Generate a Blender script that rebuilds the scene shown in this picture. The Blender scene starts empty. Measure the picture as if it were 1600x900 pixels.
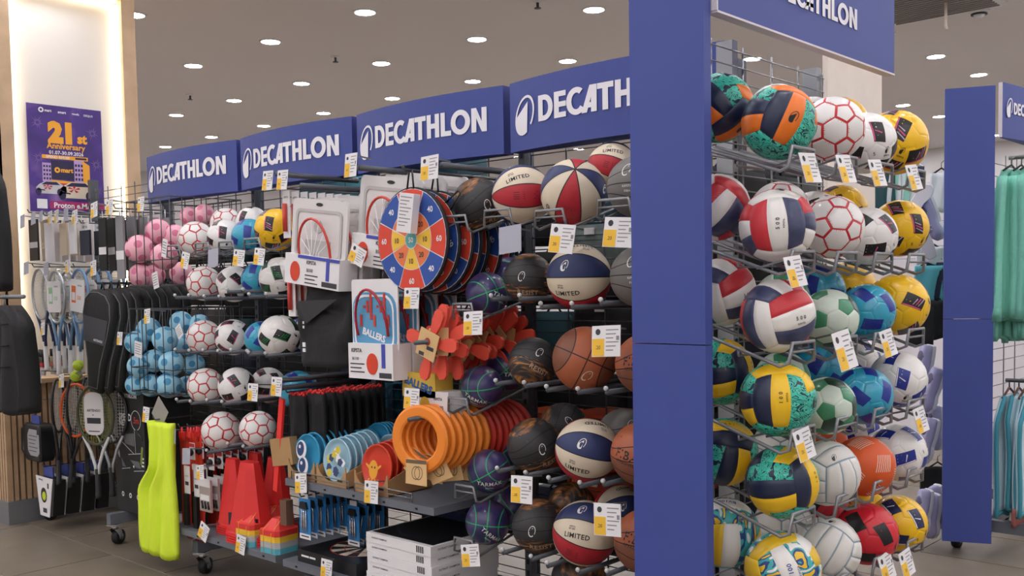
import bpy, math, random
from mathutils import Vector, Matrix, Euler
random.seed(7)
SC = bpy.context.scene
COL = SC.collection
PI = math.pi

# ---------------------------------------------------------------- camera
F, CY = 1562.07, 532.42
A_, B_, C_ = 0.7451, -0.05512, 0.01729
H = 1.55
fw = Vector((-math.cos(B_)*math.sin(A_), math.cos(B_)*math.cos(A_), math.sin(B_)))
_r = Vector((math.cos(A_), math.sin(A_), 0)); _d = fw.cross(_r)
rt = _r*math.cos(C_) + _d*math.sin(C_)
dn = _d*math.cos(C_) - _r*math.sin(C_)
CAM = Vector((0, 0, H))
cam = bpy.data.cameras.new('camera'); cam_o = bpy.data.objects.new('camera', cam); COL.objects.link(cam_o)
VIEW = Matrix((rt, -dn, -fw)).transposed()          # columns: right, up, towards the viewer
cam_o.matrix_world = Matrix.Translation(CAM) @ VIEW.to_4x4()
cam.sensor_width = 36; cam.lens = F/1600*36
cam.shift_y = (CY-450)/1600
cam.clip_end = 100
SC.camera = cam_o

# ---------------------------------------------------------------- world and exposure
w = bpy.data.worlds.new('world'); SC.world = w; w.use_nodes = True
w.node_tree.nodes['Background'].inputs[0].default_value = (0.95, 0.97, 1.0, 1)
w.node_tree.nodes['Background'].inputs[1].default_value = 0.05
SC.view_settings.view_transform = 'Standard'
SC.view_settings.look = 'None'
SC.view_settings.gamma = 1
SC.view_settings.exposure = 0.0
SC.view_settings.use_curve_mapping = False
SC.cycles.max_bounces = 7
SC.cycles.diffuse_bounces = 4
SC.cycles.sample_clamp_indirect = 4
LAMP = 125.0          # strength of a ceiling downlight

# ---------------------------------------------------------------- ray helpers
def ray(x, y): return rt*((x-800)/F) + dn*((y-CY)/F) + fw
def PY(x, y, Y): v = ray(x, y); return CAM + v*(Y/v.y)
def PX(x, y, X): v = ray(x, y); return CAM + v*(X/v.x)
def PZ(x, y, Z): v = ray(x, y); return CAM + v*((Z-H)/v.z)
def depth(p): return (Vector(p)-CAM).dot(fw)

# ---------------------------------------------------------------- materials
MATS = {}
def lin(h):
    h = h.lstrip('#'); o = []
    for i in (0, 2, 4):
        c = int(h[i:i+2], 16)/255
        o.append(c/12.92 if c <= .04045 else ((c+.055)/1.055)**2.4)
    return o
def mat(name, col, rough=.55, metal=0, spec=.5, noise=0, nscale=30, bump=0, bscale=60, emit=None, estr=0, coat=0, alpha=1, trans=0):
    if name in MATS: return MATS[name]
    m = bpy.data.materials.new(name); m.use_nodes = True
    nt = m.node_tree; b = nt.nodes['Principled BSDF']
    c = lin(col) + [1]
    b.inputs['Base Color'].default_value = c
    b.inputs['Roughness'].default_value = rough
    b.inputs['Metallic'].default_value = metal
    b.inputs['Specular IOR Level'].default_value = spec
    if coat: b.inputs['Coat Weight'].default_value = coat; b.inputs['Coat Roughness'].default_value = .12
    if trans: b.inputs['Transmission Weight'].default_value = trans
    if alpha < 1: b.inputs['Alpha'].default_value = alpha
    if emit: b.inputs['Emission Color'].default_value = lin(emit)+[1]; b.inputs['Emission Strength'].default_value = estr
    if noise or bump:
        tc = nt.nodes.new('ShaderNodeTexCoord')
    if noise:
        n = nt.nodes.new('ShaderNodeTexNoise'); n.inputs['Scale'].default_value = nscale; n.inputs['Detail'].default_value = 4
        nt.links.new(tc.outputs['Object'], n.inputs['Vector'])
        r = nt.nodes.new('ShaderNodeValToRGB'); e = r.color_ramp.elements
        e[0].position = .3; e[1].position = .7
        e[0].color = [max(0, v*(1-noise)) for v in c[:3]]+[1]; e[1].color = [min(1, v*(1+noise)) for v in c[:3]]+[1]
        nt.links.new(n.outputs['Fac'], r.inputs['Fac']); nt.links.new(r.outputs['Color'], b.inputs['Base Color'])
    if bump:
        n2 = nt.nodes.new('ShaderNodeTexNoise'); n2.inputs['Scale'].default_value = bscale; n2.inputs['Detail'].default_value = 2
        nt.links.new(tc.outputs['Object'], n2.inputs['Vector'])
        bp = nt.nodes.new('ShaderNodeBump'); bp.inputs['Strength'].default_value = bump; bp.inputs['Distance'].default_value = .01
        nt.links.new(n2.outputs['Fac'], bp.inputs['Height']); nt.links.new(bp.outputs['Normal'], b.inputs['Normal'])
    MATS[name] = m
    return m
def ramp_mat(name, stops, kind='noise', scale=4, rough=.5, dist=0, detail=3, stretch=(1, 1, 1), rot=(0, 0, 0), coat=0, bump=0):
    """colour from a noise / wave / voronoi field in object space, through a colour ramp"""
    if name in MATS: return MATS[name]
    m = bpy.data.materials.new(name); m.use_nodes = True
    nt = m.node_tree; b = nt.nodes['Principled BSDF']; b.inputs['Roughness'].default_value = rough
    if coat: b.inputs['Coat Weight'].default_value = coat; b.inputs['Coat Roughness'].default_value = .1
    tc = nt.nodes.new('ShaderNodeTexCoord'); mp = nt.nodes.new('ShaderNodeMapping')
    mp.inputs['Scale'].default_value = stretch; mp.inputs['Rotation'].default_value = rot
    nt.links.new(tc.outputs['Object'], mp.inputs['Vector'])
    if kind == 'noise':
        n = nt.nodes.new('ShaderNodeTexNoise'); n.inputs['Detail'].default_value = detail; n.inputs['Distortion'].default_value = dist
        out = n.outputs['Fac']
    elif kind == 'wave':
        n = nt.nodes.new('ShaderNodeTexWave'); n.inputs['Distortion'].default_value = dist; n.inputs['Detail'].default_value = detail
        out = n.outputs['Fac']
    else:
        n = nt.nodes.new('ShaderNodeTexVoronoi'); out = n.outputs['Distance']
    n.inputs['Scale'].default_value = scale
    nt.links.new(mp.outputs['Vector'], n.inputs['Vector'])
    r = nt.nodes.new('ShaderNodeValToRGB'); cr = r.color_ramp
    cr.interpolation = 'CONSTANT' if kind != 'smooth' and name.endswith('_hard') else 'LINEAR'
    while len(cr.elements) < len(stops): cr.elements.new(.5)
    for e, (p, c) in zip(cr.elements, stops): e.position = p; e.color = lin(c)+[1]
    nt.links.new(out, r.inputs['Fac']); nt.links.new(r.outputs['Color'], b.inputs['Base Color'])
    if bump:
        bp = nt.nodes.new('ShaderNodeBump'); bp.inputs['Strength'].default_value = bump; bp.inputs['Distance'].default_value = .01
        nt.links.new(out, bp.inputs['Height']); nt.links.new(bp.outputs['Normal'], b.inputs['Normal'])
    MATS[name] = m
    return m

# ---------------------------------------------------------------- mesh builder
class MB:
    def __init__(s): s.v = []; s.f = []; s.m = []; s.sm = []
    def add(s, vs, fs, m=0, smooth=False):
        o = len(s.v); s.v += [tuple(v) for v in vs]
        for f in fs: s.f.append(tuple(i+o for i in f)); s.m.append(m); s.sm.append(smooth)
        return s
    def box(s, c, d, m=0, R=None, taper=1.0):
        x, y, z = d[0]/2, d[1]/2, d[2]/2; vs = []
        for k, (sx, sy, sz) in enumerate(((-1,-1,-1),(1,-1,-1),(1,1,-1),(-1,1,-1),(-1,-1,1),(1,-1,1),(1,1,1),(-1,1,1))):
            t = taper if sz > 0 else 1
            v = Vector((sx*x*t, sy*y*t, sz*z))
            if R: v = R @ v
            vs.append(v+Vector(c))
        return s.add(vs, ((0,3,2,1),(4,5,6,7),(0,1,5,4),(1,2,6,5),(2,3,7,6),(3,0,4,7)), m)
    def tube(s, pts, r, n=6, m=0, caps=True, closed=False):
        pts = [Vector(p) for p in pts]; N = len(pts); vs = []; prev = None
        for i, p in enumerate(pts):
            a = pts[(i-1) % N] if (closed or i > 0) else p
            b = pts[(i+1) % N] if (closed or i < N-1) else p
            t = (b-a).normalized()
            if prev is None:
                u = t.cross(Vector((0, 0, 1)))
                if u.length < .05: u = t.cross(Vector((1, 0, 0)))
                u.normalize()
            else:
                u = (prev - t*prev.dot(t))
                if u.length < 1e-4: u = t.orthogonal()
                u.normalize()
            prev = u; w_ = t.cross(u)
            rr = r[i] if isinstance(r, (list, tuple)) else r
            for k in range(n):
                an = 2*PI*k/n; vs.append(p+(u*math.cos(an)+w_*math.sin(an))*rr)
        fs = []
        for i in range(N if closed else N-1):
            for k in range(n):
                a = i*n+k; b = i*n+(k+1) % n; j = ((i+1) % N)*n
                fs.append((a, b, j+(k+1) % n, j+k))
        if caps and not closed: fs += [tuple(range(n-1, -1, -1)), tuple((N-1)*n+k for k in range(n))]
        return s.add(vs, fs, m, True)
    def lathe(s, prof, n=20, m=0, M=None, smooth=True, caps=True):
        """profile of (radius, height) turned about local z"""
        vs = []; fs = []
        for r, z in prof:
            for k in range(n):
                a = 2*PI*k/n; v = Vector((r*math.cos(a), r*math.sin(a), z)); vs.append(M @ v if M else v)
        for i in range(len(prof)-1):
            for k in range(n):
                fs.append((i*n+k, i*n+(k+1) % n, (i+1)*n+(k+1) % n, (i+1)*n+k))
        if caps: fs.append(tuple(range(n-1, -1, -1))); fs.append(tuple((len(prof)-1)*n+k for k in range(n)))
        return s.add(vs, fs, m, smooth)
    def prism(s, poly, y0, y1, m=0, M=None, msides=None):
        """2D outline (x, z) extruded from y0 to y1"""
        n = len(poly); vs = [Vector((x, y0, z)) for x, z in poly]+[Vector((x, y1, z)) for x, z in poly]
        if M: vs = [M @ v for v in vs]
        s.add(vs, [tuple(range(n)), tuple(range(2*n-1, n-1, -1))], m)
        return s.add(vs, [(i, i+n, (i+1) % n+n, (i+1) % n) for i in range(n)], m if msides is None else msides)
    def flat(s, poly, y=0, m=0, M=None):
        vs = [Vector((x, y, z)) for x, z in poly]
        if M: vs = [M @ v for v in vs]
        return s.add(vs, [tuple(range(len(poly)))], m)
    def ball(s, c, r, n=10, m=0, sc=(1, 1, 1)):
        prof = []
        for i in range(n+1):
            a = -PI/2+PI*i/n; prof.append((max(1e-4, math.cos(a))*r, math.sin(a)*r))
        return s.lathe(prof, n*2, m, Matrix.Translation(c) @ Matrix.Diagonal((sc[0], sc[1], sc[2], 1)))
    def mesh(s, name, mats):
        me = bpy.data.meshes.new(name); me.from_pydata(s.v, [], s.f)
        for k in (mats if isinstance(mats, (list, tuple)) else [mats]): me.materials.append(k)
        me.polygons.foreach_set('material_index', s.m); me.polygons.foreach_set('use_smooth', s.sm)
        me.update(); return me
    def build(s, name, mats, parent=None, **kw):
        return obj(name, s.mesh(name, mats), parent, **kw)
def obj(name, me, parent=None, loc=None, rot=None, scale=None, label=None, cat=None, group=None, kind=None):
    o = bpy.data.objects.new(name, me); COL.objects.link(o)
    if parent: o.parent = parent
    if loc is not None: o.location = loc
    if rot is not None: o.rotation_euler = rot
    if scale is not None: o.scale = (scale,)*3 if not isinstance(scale, (tuple, list)) else scale
    if me and kind is None and parent is not None and name in FLATPRINT: kind = 'stuff'
    return tag(o, label, cat, group, kind)
FLATPRINT = {'print', 'lettering', 'seams', 'white_numbers', 'dark_numbers', 'printed_face', 'slots', 'white_print', 'red_print', 'white_marks', 'eye_print', 'pattern_print', 'gold_lettering', 'white_lettering', 'wire_print', 'dartboard_print', 'net', 'emblem', 'laces'}
def tag(o, label=None, cat=None, group=None, kind=None):
    if label: o['label'] = label
    if cat: o['category'] = cat
    if group: o['group'] = group
    if kind: o['kind'] = kind
    return o
def empty(name, loc=(0, 0, 0), label=None, cat=None, group=None, rz=0, rot=None):
    o = bpy.data.objects.new(name, None); COL.objects.link(o); o.location = loc
    o.rotation_euler = rot if rot is not None else (0, 0, rz); o.empty_display_size = .05
    return tag(o, label, cat, group)
def kids(o): return [c for c in ALLKIDS.get(o.name, [])]
ALLKIDS = {}
def copy_tree(o, children, label, loc, rot=None, group=None):
    c = o.copy(); COL.objects.link(c); c.location = loc
    if rot is not None: c.rotation_euler = rot
    c['label'] = label
    if group: c['group'] = group
    for ch in children:
        d = ch.copy(); COL.objects.link(d); d.parent = c
        for g in SUBS.get(ch.name, []):
            e = g.copy(); COL.objects.link(e); e.parent = d
    return c
SUBS = {}
def rect(x0, z0, x1, z1): return [(x0, z0), (x1, z0), (x1, z1), (x0, z1)]
def circ(cx, cz, r, n=16, rz=None, a0=0):
    return [(cx+r*math.cos(a0+2*PI*k/n), cz+(rz or r)*math.sin(a0+2*PI*k/n)) for k in range(n)]
def ring2d(mb, cx, cz, r0, r1, n=24, y=0, m=0, a0=0, a1=2*PI, q0=None, q1=None, sh=0):
    """flat ring or arc between an inner and an outer ellipse"""
    q0 = q0 or r0; q1 = q1 or r1
    for k in range(n):
        a, b = a0+(a1-a0)*k/n, a0+(a1-a0)*(k+1)/n
        P = []
        for rr, qq, an in ((r0, q0, a), (r1, q1, a), (r1, q1, b), (r0, q0, b)):
            zz = qq*math.sin(an); P.append((cx+rr*math.cos(an)+sh*zz, cz+zz))
        mb.flat(P[::-1], y, m)

# ---------------------------------------------------------------- lettering
_txt = {}
def text2d(s, bold=0.0, spacing=1.0):
    """outline of a line of text: (verts2d, faces, width) at letter height about 0.7"""
    key = (s, bold, spacing)
    if key in _txt: return _txt[key]
    cu = bpy.data.curves.new('t', 'FONT'); cu.body = s; cu.offset = bold; cu.space_character = spacing
    cu.resolution_u = 2
    o = bpy.data.objects.new('t', cu); COL.objects.link(o)
    bpy.context.view_layer.update()
    me = bpy.data.meshes.new_from_object(o.evaluated_get(bpy.context.evaluated_depsgraph_get()))
    vs = [(v.co.x, v.co.y) for v in me.vertices]; fs = [tuple(p.vertices) for p in me.polygons]
    bpy.data.objects.remove(o); bpy.data.curves.remove(cu); bpy.data.meshes.remove(me)
    x0 = min(v[0] for v in vs); x1 = max(v[0] for v in vs); z0 = min(v[1] for v in vs); z1 = max(v[1] for v in vs)
    vs = [(x-(x0+x1)/2, z-(z0+z1)/2) for x, z in vs]
    _txt[key] = (vs, fs, x1-x0, z1-z0); return _txt[key]
def put_text(mb, s, cx, cz, h=None, wd=None, y=0, m=0, bold=0, M=None, rot=0, spacing=1.0, fn=None):
    """flat lettering facing -y in an x-z plane, scaled to height h or width wd"""
    vs, fs, W, Hh = text2d(s, bold, spacing)
    k = (wd/W) if wd else h/Hh
    kz = h/Hh if h else k
    ca, sa = math.cos(rot), math.sin(rot); out = []
    for x, z in vs:
        x, z = x*k, z*kz
        p = (cx+x*ca-z*sa, cz+x*sa+z*ca)
        v = fn(*p) if fn else Vector((p[0], y, p[1]))
        out.append(M @ v if M else v)
    mb.add(out, fs, m)
def brand_letters(mb, x0, z0, h, m=0, fn=None, sx=1.0):
    """heavy DECATHLON capitals, drawn as strokes; returns the width"""
    t = .23; x = 0
    fn = fn or (lambda a, b: Vector((a, 0, b)))
    def q(*P): mb.add([fn(x0+(x+px)*h*sx, z0+pz*h) for px, pz in P], [tuple(range(len(P)))], m)
    def R_(a, b, c, d):
        n = 2
        for i in range(n): q((a+(c-a)*i/n, b), (a+(c-a)*(i+1)/n, b), (a+(c-a)*(i+1)/n, d), (a+(c-a)*i/n, d))
    def arc(cx, cz, ro, rz, ri, riz, a0, a1, n=14):
        for k in range(n):
            a, b = math.radians(a0+(a1-a0)*k/n), math.radians(a0+(a1-a0)*(k+1)/n)
            q((cx+ri*math.cos(a), cz+riz*math.sin(a)), (cx+ro*math.cos(a), cz+rz*math.sin(a)),
              (cx+ro*math.cos(b), cz+rz*math.sin(b)), (cx+ri*math.cos(b), cz+riz*math.sin(b)))
    # D
    R_(0, 0, t, 1); R_(t, 0, .32, .2); R_(t, .8, .32, 1); arc(.3, .5, .44, .5, .21, .3, -90, 90); x += .8
    # E
    R_(0, 0, t, 1)
    for b in (0, .4, .8): R_(t, b, .56, b+.2)
    x += .6
    # C running into A
    arc(.44, .5, .46, .52, .22, .31, 52, 322, 20); x += .66
    q((.0, 0), (.24, 0), (.56, 1), (.36, 1)); R_(.42, 0, .66, 1); R_(.12, .17, .66, .36); x += .68
    # T
    R_(0, .79, .66, 1); R_(.215, 0, .445, .79); x += .72
    # H
    R_(0, 0, t, 1); R_(.45, 0, .45+t, 1); R_(t, .4, .45, .61); x += .76
    # L
    R_(0, 0, t, 1); R_(t, 0, .54, .21); x += .55
    # O
    arc(.46, .5, .48, .52, .24, .3, 0, 360, 26); x += 1.0
    # N
    R_(0, 0, t, 1); R_(.48, 0, .48+t, 1); q((t, 1), (t-.02, .62), (.48, 0), (.5, .38)); x += .71
    return x*h*sx
def emblem(mb, cx, cz, h, m=0, fn=None, aspect=.66, sh=.22, rot=0):
    """slanted open ring with a peak rising from its filled foot"""
    fn = fn or (lambda a, b: Vector((a, 0, b)))
    ca, sa = math.cos(rot), math.sin(rot)
    def P(u, v):
        x, z = (u*aspect+v*sh)*h/2, v*h/2
        return fn(cx+x*ca-z*sa, cz+x*sa+z*ca)
    n = 26
    for k in range(n):
        a, b = math.radians(-32+(262)*k/n), math.radians(-32+262*(k+1)/n)
        i0 = .84-.0*k/n
        mb.add([P(i0*math.cos(a), (i0+.03)*math.sin(a)), P(math.cos(a), math.sin(a)), P(math.cos(b), math.sin(b)), P(i0*math.cos(b), (i0+.03)*math.sin(b))], [(0, 1, 2, 3)], m)
    arcp = [(math.cos(math.radians(a)), math.sin(math.radians(a))) for a in range(188, 301, 14)]
    tip = (.16, .68)
    for p, q in zip(arcp, arcp[1:]): mb.add([P(*tip), P(*p), P(*q)], [(0, 1, 2)], m)
# ================================================================ SETTING
CEIL = 3.94
WX, WY = -19.0, 19.0
m_ceil = mat('ceiling_paint', 'e8e4e5', .9)
m_wall = mat('wall_paint', 'd9d6d6', .8)
m_grout = mat('grout', 'b8b0a0', .8)
m_tile = mat('floor_tile', '756a5d', .45, noise=.16, nscale=2.5, bump=.05, bscale=30)
m_steel = mat('dark_grey_steel', '55585e', .45, metal=.3)
m_steel2 = mat('grey_steel', '7b7d80', .4, metal=.5)
m_shelf = mat('shelf_grey', '6d7179', .5, metal=.1)
m_black = mat('black_plastic', '161617', .5)
m_rubber = mat('black_rubber', '101011', .7)
m_chrome = mat('chrome', 'c9c9c9', .2, metal=1)
m_blue = mat('sign_blue', '3a4991', .55, noise=.03, nscale=3)
m_bluedk = mat('sign_blue_edge', '25307a', .55)
m_white = mat('white_print', 'eeecf0', .6)
m_wood = mat('light_oak', 'c9aa88', .5, noise=.12, nscale=6)
m_slat = mat('oak_slat', 'b39473', .55, noise=.15, nscale=9)
m_gap = mat('slat_backing', '6b5543', .8)

fl = MB().box((-7, 6, -.058), (30, 28, .1)).build('floor', m_tile, kind='structure')
MB().box((-4.2, 5.3, -.007), (12.4, 8.6, .004)).build('grout_bed', m_grout, fl)
tile_me = {}
for j in range(-1, 14):
    y0 = 2.08+.6*j; off = -6.92 if j % 2 == 0 else -6.32
    for i in range(-3, 9):
        x0 = off+1.2*i
        if x0 > 1.5 or y0 > 9: continue
        me = tile_me.setdefault(0, MB().box((.6, .3, -.004), (1.190, .590, .008)).mesh('tile', m_tile))
        obj('tile', me, fl, (x0, y0, 0))
MB().box((-7, 6, CEIL+.05), (30, 28, .1)).build('ceiling', m_ceil, kind='structure')
MB().box((-7, WY, CEIL/2), (30, .1, CEIL)).build('wall_back', m_wall, kind='structure')
MB().box((WX, 6, CEIL/2), (.1, 28, CEIL)).build('wall_left', m_wall, kind='structure')
MB().box((6, 6, CEIL/2), (.1, 28, CEIL)).build('wall_right', m_wall, kind='structure')
MB().box((-7, -6, CEIL/2), (30, .1, CEIL)).build('wall_front', m_wall, kind='structure')

# ceiling downlights, one lamp every 1.4 m
m_lamp = mat('lamp_lens', 'ffffff', .5, emit='f7f6fb', estr=LAMP)
m_rim = mat('lamp_rim', 'e8e8e8', .5)
rim_me = MB().lathe([(.088, 0), (.108, 0), (.108, -.012), (.088, -.012), (.088, 0)], 20, caps=False, smooth=False).mesh('rim', m_rim)
mb = MB(); mb.lathe([(.087, -.006), (.087, -.010)], 16, smooth=False); lens_me = mb.mesh('lens', m_lamp)
SEEN = sorted([(216, 17), (566, 15), (920, 9), (424, 62), (743, 58), (1175, 88), (1263, 119), (308, 101), (600, 97), (377, 157), (481, 131), (217, 134), (290, 181), (349, 217), (218, 202), (220, 249), (518, 180), (620, 156), (742, 128), (885, 94), (1452, 86), (1518, 115), (1404, 164), (1461, 184), (1576, 142), (1597, 2)])
NTH = ['first', 'second', 'third', 'fourth', 'fifth', 'sixth', 'seventh', 'eighth', 'ninth', 'tenth', 'eleventh', 'twelfth', 'thirteenth', 'fourteenth', 'fifteenth', 'sixteenth', 'seventeenth', 'eighteenth', 'nineteenth', 'twentieth', 'twenty-first', 'twenty-second', 'twenty-third', 'twenty-fourth', 'twenty-fifth', 'twenty-sixth']
for i in range(-5, 11):
    for j in range(-7, 11):
        x, y = -2.575-1.430*i, 4.26+1.378*j
        if not (-18.5 < x < 5.4 and -5.5 < y < 18.5): continue
        q = Vector((x, y, CEIL))-CAM; dz = q.dot(fw); lb = 'round white recessed downlight glowing in the grey ceiling grid'
        if dz > .5:
            sx, sy = 800+F*q.dot(rt)/dz, CY+F*q.dot(dn)/dz
            near = min(range(len(SEEN)), key=lambda n: abs(SEEN[n][0]-sx)+abs(SEEN[n][1]-sy))
            if abs(SEEN[near][0]-sx)+abs(SEEN[near][1]-sy) < 24: lb = 'round recessed ceiling downlight, %s from the left of those in view' % NTH[near]
        o = obj('downlight', None, None, (x, y, CEIL), label=lb, cat='ceiling light', group='downlights of the ceiling grid')
        obj('lens', lens_me, o); obj('rim', rim_me, o)

# pillar with a back-lit white panel and slatted foot
PXF = -7.0
pil = MB().box((-7.66, 3.11, 1.97), (1.14, .94, 3.93)).build('pillar', m_wood, kind='structure')
m_lit = mat('lit_white_panel', 'e6e1da', .7)
MB().box((-7.085, 3.11, 2.3), (.01, .86, 2.66)).build('lit_panel', m_lit, pil)
for nm, c, d in (('frame_post', (-7.045, 2.67, 2.43), (.09, .1, 2.94)), ('frame_post', (-7.045, 3.55, 2.43), (.09, .1, 2.94)),
                 ('frame_head', (-7.045, 3.11, 3.80), (.09, .78, .3)), ('ledge', (-7.035, 3.11, .955), (.11, .98, .03))):
    MB().box(c, d).build(nm, m_wood, pil)
m_led = mat('led_strip', 'fff2d8', .5, emit='ffeecb', estr=16)
for y in (2.724, 3.496): MB().box((-7.06, y, 2.3), (.02, .006, 2.64)).build('led_strip', m_led, pil)
MB().box((-7.06, 3.11, 3.64), (.02, .76, .006)).build('led_strip', m_led, pil)
slat_x = MB().box((-7.04, 0, .55), (.035, .028, .79)).mesh('slat', m_slat)
for k in range(23): obj('slat', slat_x, pil, (0, 2.645+.0415*k, 0))
MB().box((-7.07, 3.11, .55), (.03, .95, .8)).build('slat_backing', m_gap, pil)
slat_y = MB().box((0, 2.602, .55), (.028, .035, .79)).mesh('slat', m_slat)
for k in range(26): obj('slat', slat_y, pil, (-7.03-.0415*k, 0, 0))
MB().box((-7.6, 2.625, .55), (1.14, .02, .8)).build('slat_backing', m_gap, pil)
MB().box((-7.6, 2.61, 2.4), (1.2, .05, 2.9)).build('side_board', m_wood, pil)
MB().box((-7.6, 3.1, .078), (1.21, 1.05, .155)).build('plinth', mat('plinth_grey', '85868a', .4, metal=.5), pil)

# pale pillar far behind the end rack, ceiling grille, sprinklers, detector
m_cream = mat('cream_wall', 'd9cdc2', .8, noise=.05, nscale=4)
ya, yb = PX(1293, 90, -3.4).y, PX(1378, 90, -3.4).y
MB().box((-3.42, (ya+yb)/2, 1.97), (.04, yb-ya, 3.93)).build('wall_partition', m_cream, kind='structure')
p = PZ(1450, 5, CEIL)
g = empty('ceiling_grille', (p.x, p.y+.02, CEIL), 'square slatted air grille in the ceiling above the second gondola', 'vent')
MB().box((0, 0, -.008), (1.0, 1.0, .016)).build('frame', m_rim, g)
gs = MB().box((0, 0, -.02), (.9, .02, .012)).mesh('slat', mat('grille_slat', '8c8684', .7))
for k in range(14): obj('slat', gs, g, (0, -.42+.0646*k, 0))
def sprinkler(x, y, label):
    p = PZ(x, y-8, CEIL); o = empty('sprinkler', p, label, 'sprinkler')
    MB().lathe([(.05, 0), (.05, -.006), (.02, -.012)], 14).build('rose', m_rim, o)
    MB().lathe([(.012, -.01), (.012, -.05), (.03, -.055), (.03, -.062)], 8).build('head', m_steel, o)
sprinkler(524, 96, 'small dark sprinkler head between four downlights, above the second header from the pillar')
sprinkler(297, 156, 'small sprinkler with a wide ceiling rose, over the blue header nearest the pillar')
sprinkler(840, 10, 'small sprinkler head at the upper edge of the photo, above the tall blue board')
p = PZ(1530, 16, CEIL); o = empty('smoke_detector', p, 'white ceiling detector with a dark ring, beside the air grille', 'detector')
MB().lathe([(.09, 0), (.09, -.02), (.075, -.03)], 18).build('base', m_rim, o)
MB().lathe([(.07, -.03), (.07, -.042)], 18).build('sensor_ring', m_black, o)
MB().lathe([(.05, -.042), (.03, -.065), (.005, -.07)], 14).build('cap', m_rim, o)
p = PZ(1478, 0, CEIL); o = MB().tube([(0, 0, 0), (0, 0, -.22), (.012, 0, -.25)], .012, 6).build('pull_cord', m_cream, loc=p)
tag(o, 'short pale cord hanging from the ceiling grille', 'cord')

# ================================================================ FIXTURES: long gondola
XB = [-6.95, -5.93, -4.91, -3.89, -2.87, -1.85]
YM = 3.22          # plane of the uprights and wire grid
m_wire = mat('wire_grey', '4a4c50', .4, metal=.4)
m_wire2 = mat('wire_light_grey', '8a8b8d', .35, metal=.5)
def wire_grid(x0, x1, z0, z1, r=.0026, dx=.2, dz=.05, axis='x'):
    mb = MB(); n = max(1, round((x1-x0)/dx))
    for k in range(n+1):
        x = x0+(x1-x0)*k/n; mb.tube([(x, 0, z0), (x, 0, z1)], r*1.35, 5)
    k = 0
    while z0+dz*k <= z1+1e-6:
        mb.tube([(x0, -.005, z0+dz*k), (x1, -.005, z0+dz*k)], r, 5); k += 1
    return mb
def upright(h=2.22):
    mb = MB().box((0, 0, .12+h/2), (.035, .06, h))
    z = .2
    while z < h: mb.box((0, -.031, z), (.012, .004, .022), 1); z += .05
    return mb
up_me = upright().mesh('upright', [m_steel, m_black]); up_pale = upright().mesh('upright', [mat('pale_steel', '9b9da0', .4, metal=.3), m_black])
leg_me = MB().box((0, 0, .165), (.05, .92, .065)).mesh('base_leg', m_shelf)
fork_mb = MB(); fork_mb.box((0, 0, .125), (.07, .07, .012)); fork_mb.tube([(0, 0, .12), (0, 0, .1)], .022, 10)
for sx in (-.02, .02): fork_mb.prism([(-.03, .1), (.03, .1), (.045, .045), (.02, .04)], sx-.002, sx+.002, M=Matrix.Rotation(PI/2, 4, 'Z'))
fork_me = fork_mb.mesh('fork', m_chrome)
MW = Matrix.Translation((0, .028, .046)) @ Matrix.Rotation(PI/2, 4, 'Y')
wh_mb = MB(); wh_mb.lathe([(.018, -.022), (.044, -.02), (.046, -.012), (.046, .012), (.044, .02), (.018, .022)], 18, 0, MW)
wh_mb.lathe([(.02, -.024), (.02, .024)], 10, 1, MW)
wheel_me = wh_mb.mesh('wheel', [m_rubber, m_steel2])
def caster(parent, x, y, rz=.0):
    c = obj('caster', fork_me, parent, (x, y, 0), (0, 0, rz)); obj('wheel', wheel_me, c); return c
bay_names = ['racket and bag section by the lit pillar', 'section carrying the two wire ball baskets', 'soccer ball and cone section',
             'section with hoop sets, discs and frisbees', 'basketball section beside the tall blue board']
for k in range(5):
    x0, x1 = XB[k], XB[k+1]
    g = empty('gondola_rack', (x0, YM, 0), 'grey wire-grid gondola rack on casters, '+bay_names[k], 'shelving')
    obj('upright', up_me, g)
    if k == 4: obj('upright', up_me, g, (x1-x0, 0, 0))
    wire_grid(.03, x1-x0-.03, .3, 2.28).build('wire_grid', m_wire, g, kind='stuff')
    obj('base_leg', leg_me, g, (0, 0, 0)); caster(g, 0, -.42, .5 if k else -.3); caster(g, 0, .42, .2)
    if k == 4: obj('base_leg', leg_me, g, (x1-x0, 0, 0)); caster(g, x1-x0, -.42)
    if k != 4:
        MB().box(((x1-x0)/2, 0, .165), (x1-x0-.06, .05, .06)).build('base_beam', m_shelf, g)

# blue header signs along the top
def header(xa, xb, Y, za, zb, label, bulge=.055):
    g = empty('header_sign', ((xa+xb)/2, Y, za), label, 'sign', 'blue header signs on the long gondola')
    L = xb-xa; N = 16; hz = zb-za
    yc = lambda x: -bulge*(1-(2*x/L)**2)
    poly = [(-L/2+L*i/N) for i in range(N+1)]
    vs = []; fs = []
    for x in poly: vs += [(x, yc(x), 0), (x, yc(x), hz), (x, .06, hz), (x, .06, 0)]
    for i in range(N):
        a, b = 4*i, 4*i+4
        fs += [(a, b, b+1, a+1), (a+1, b+1, b+2, a+2), (a+2, b+2, b+3, a+3), (a+3, b+3, b, a)]
    mb = MB(); mb.add(vs, fs, 0); mb.add([vs[0], vs[1], vs[2], vs[3]], [(0, 1, 2, 3)], 1); mb.add(vs[-4:], [(0, 3, 2, 1)], 1)
    mb.build('board', [m_blue, m_bluedk], g)
    fn = lambda x, z: Vector((x, yc(x)-.004, z))
    mb = MB(); w_ = brand_letters(MB(), 0, 0, 1); tw = .735*L; h_ = .36*hz
    brand_letters(mb, -L/2+.185*L, .36*hz, h_, fn=fn, sx=tw/(w_*h_)); mb.build('lettering', m_white, g)
    mb = MB(); emblem(mb, -L/2+.1*L, .49*hz, .56*hz, fn=fn, aspect=.74); mb.build('emblem', m_white, g)
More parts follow.
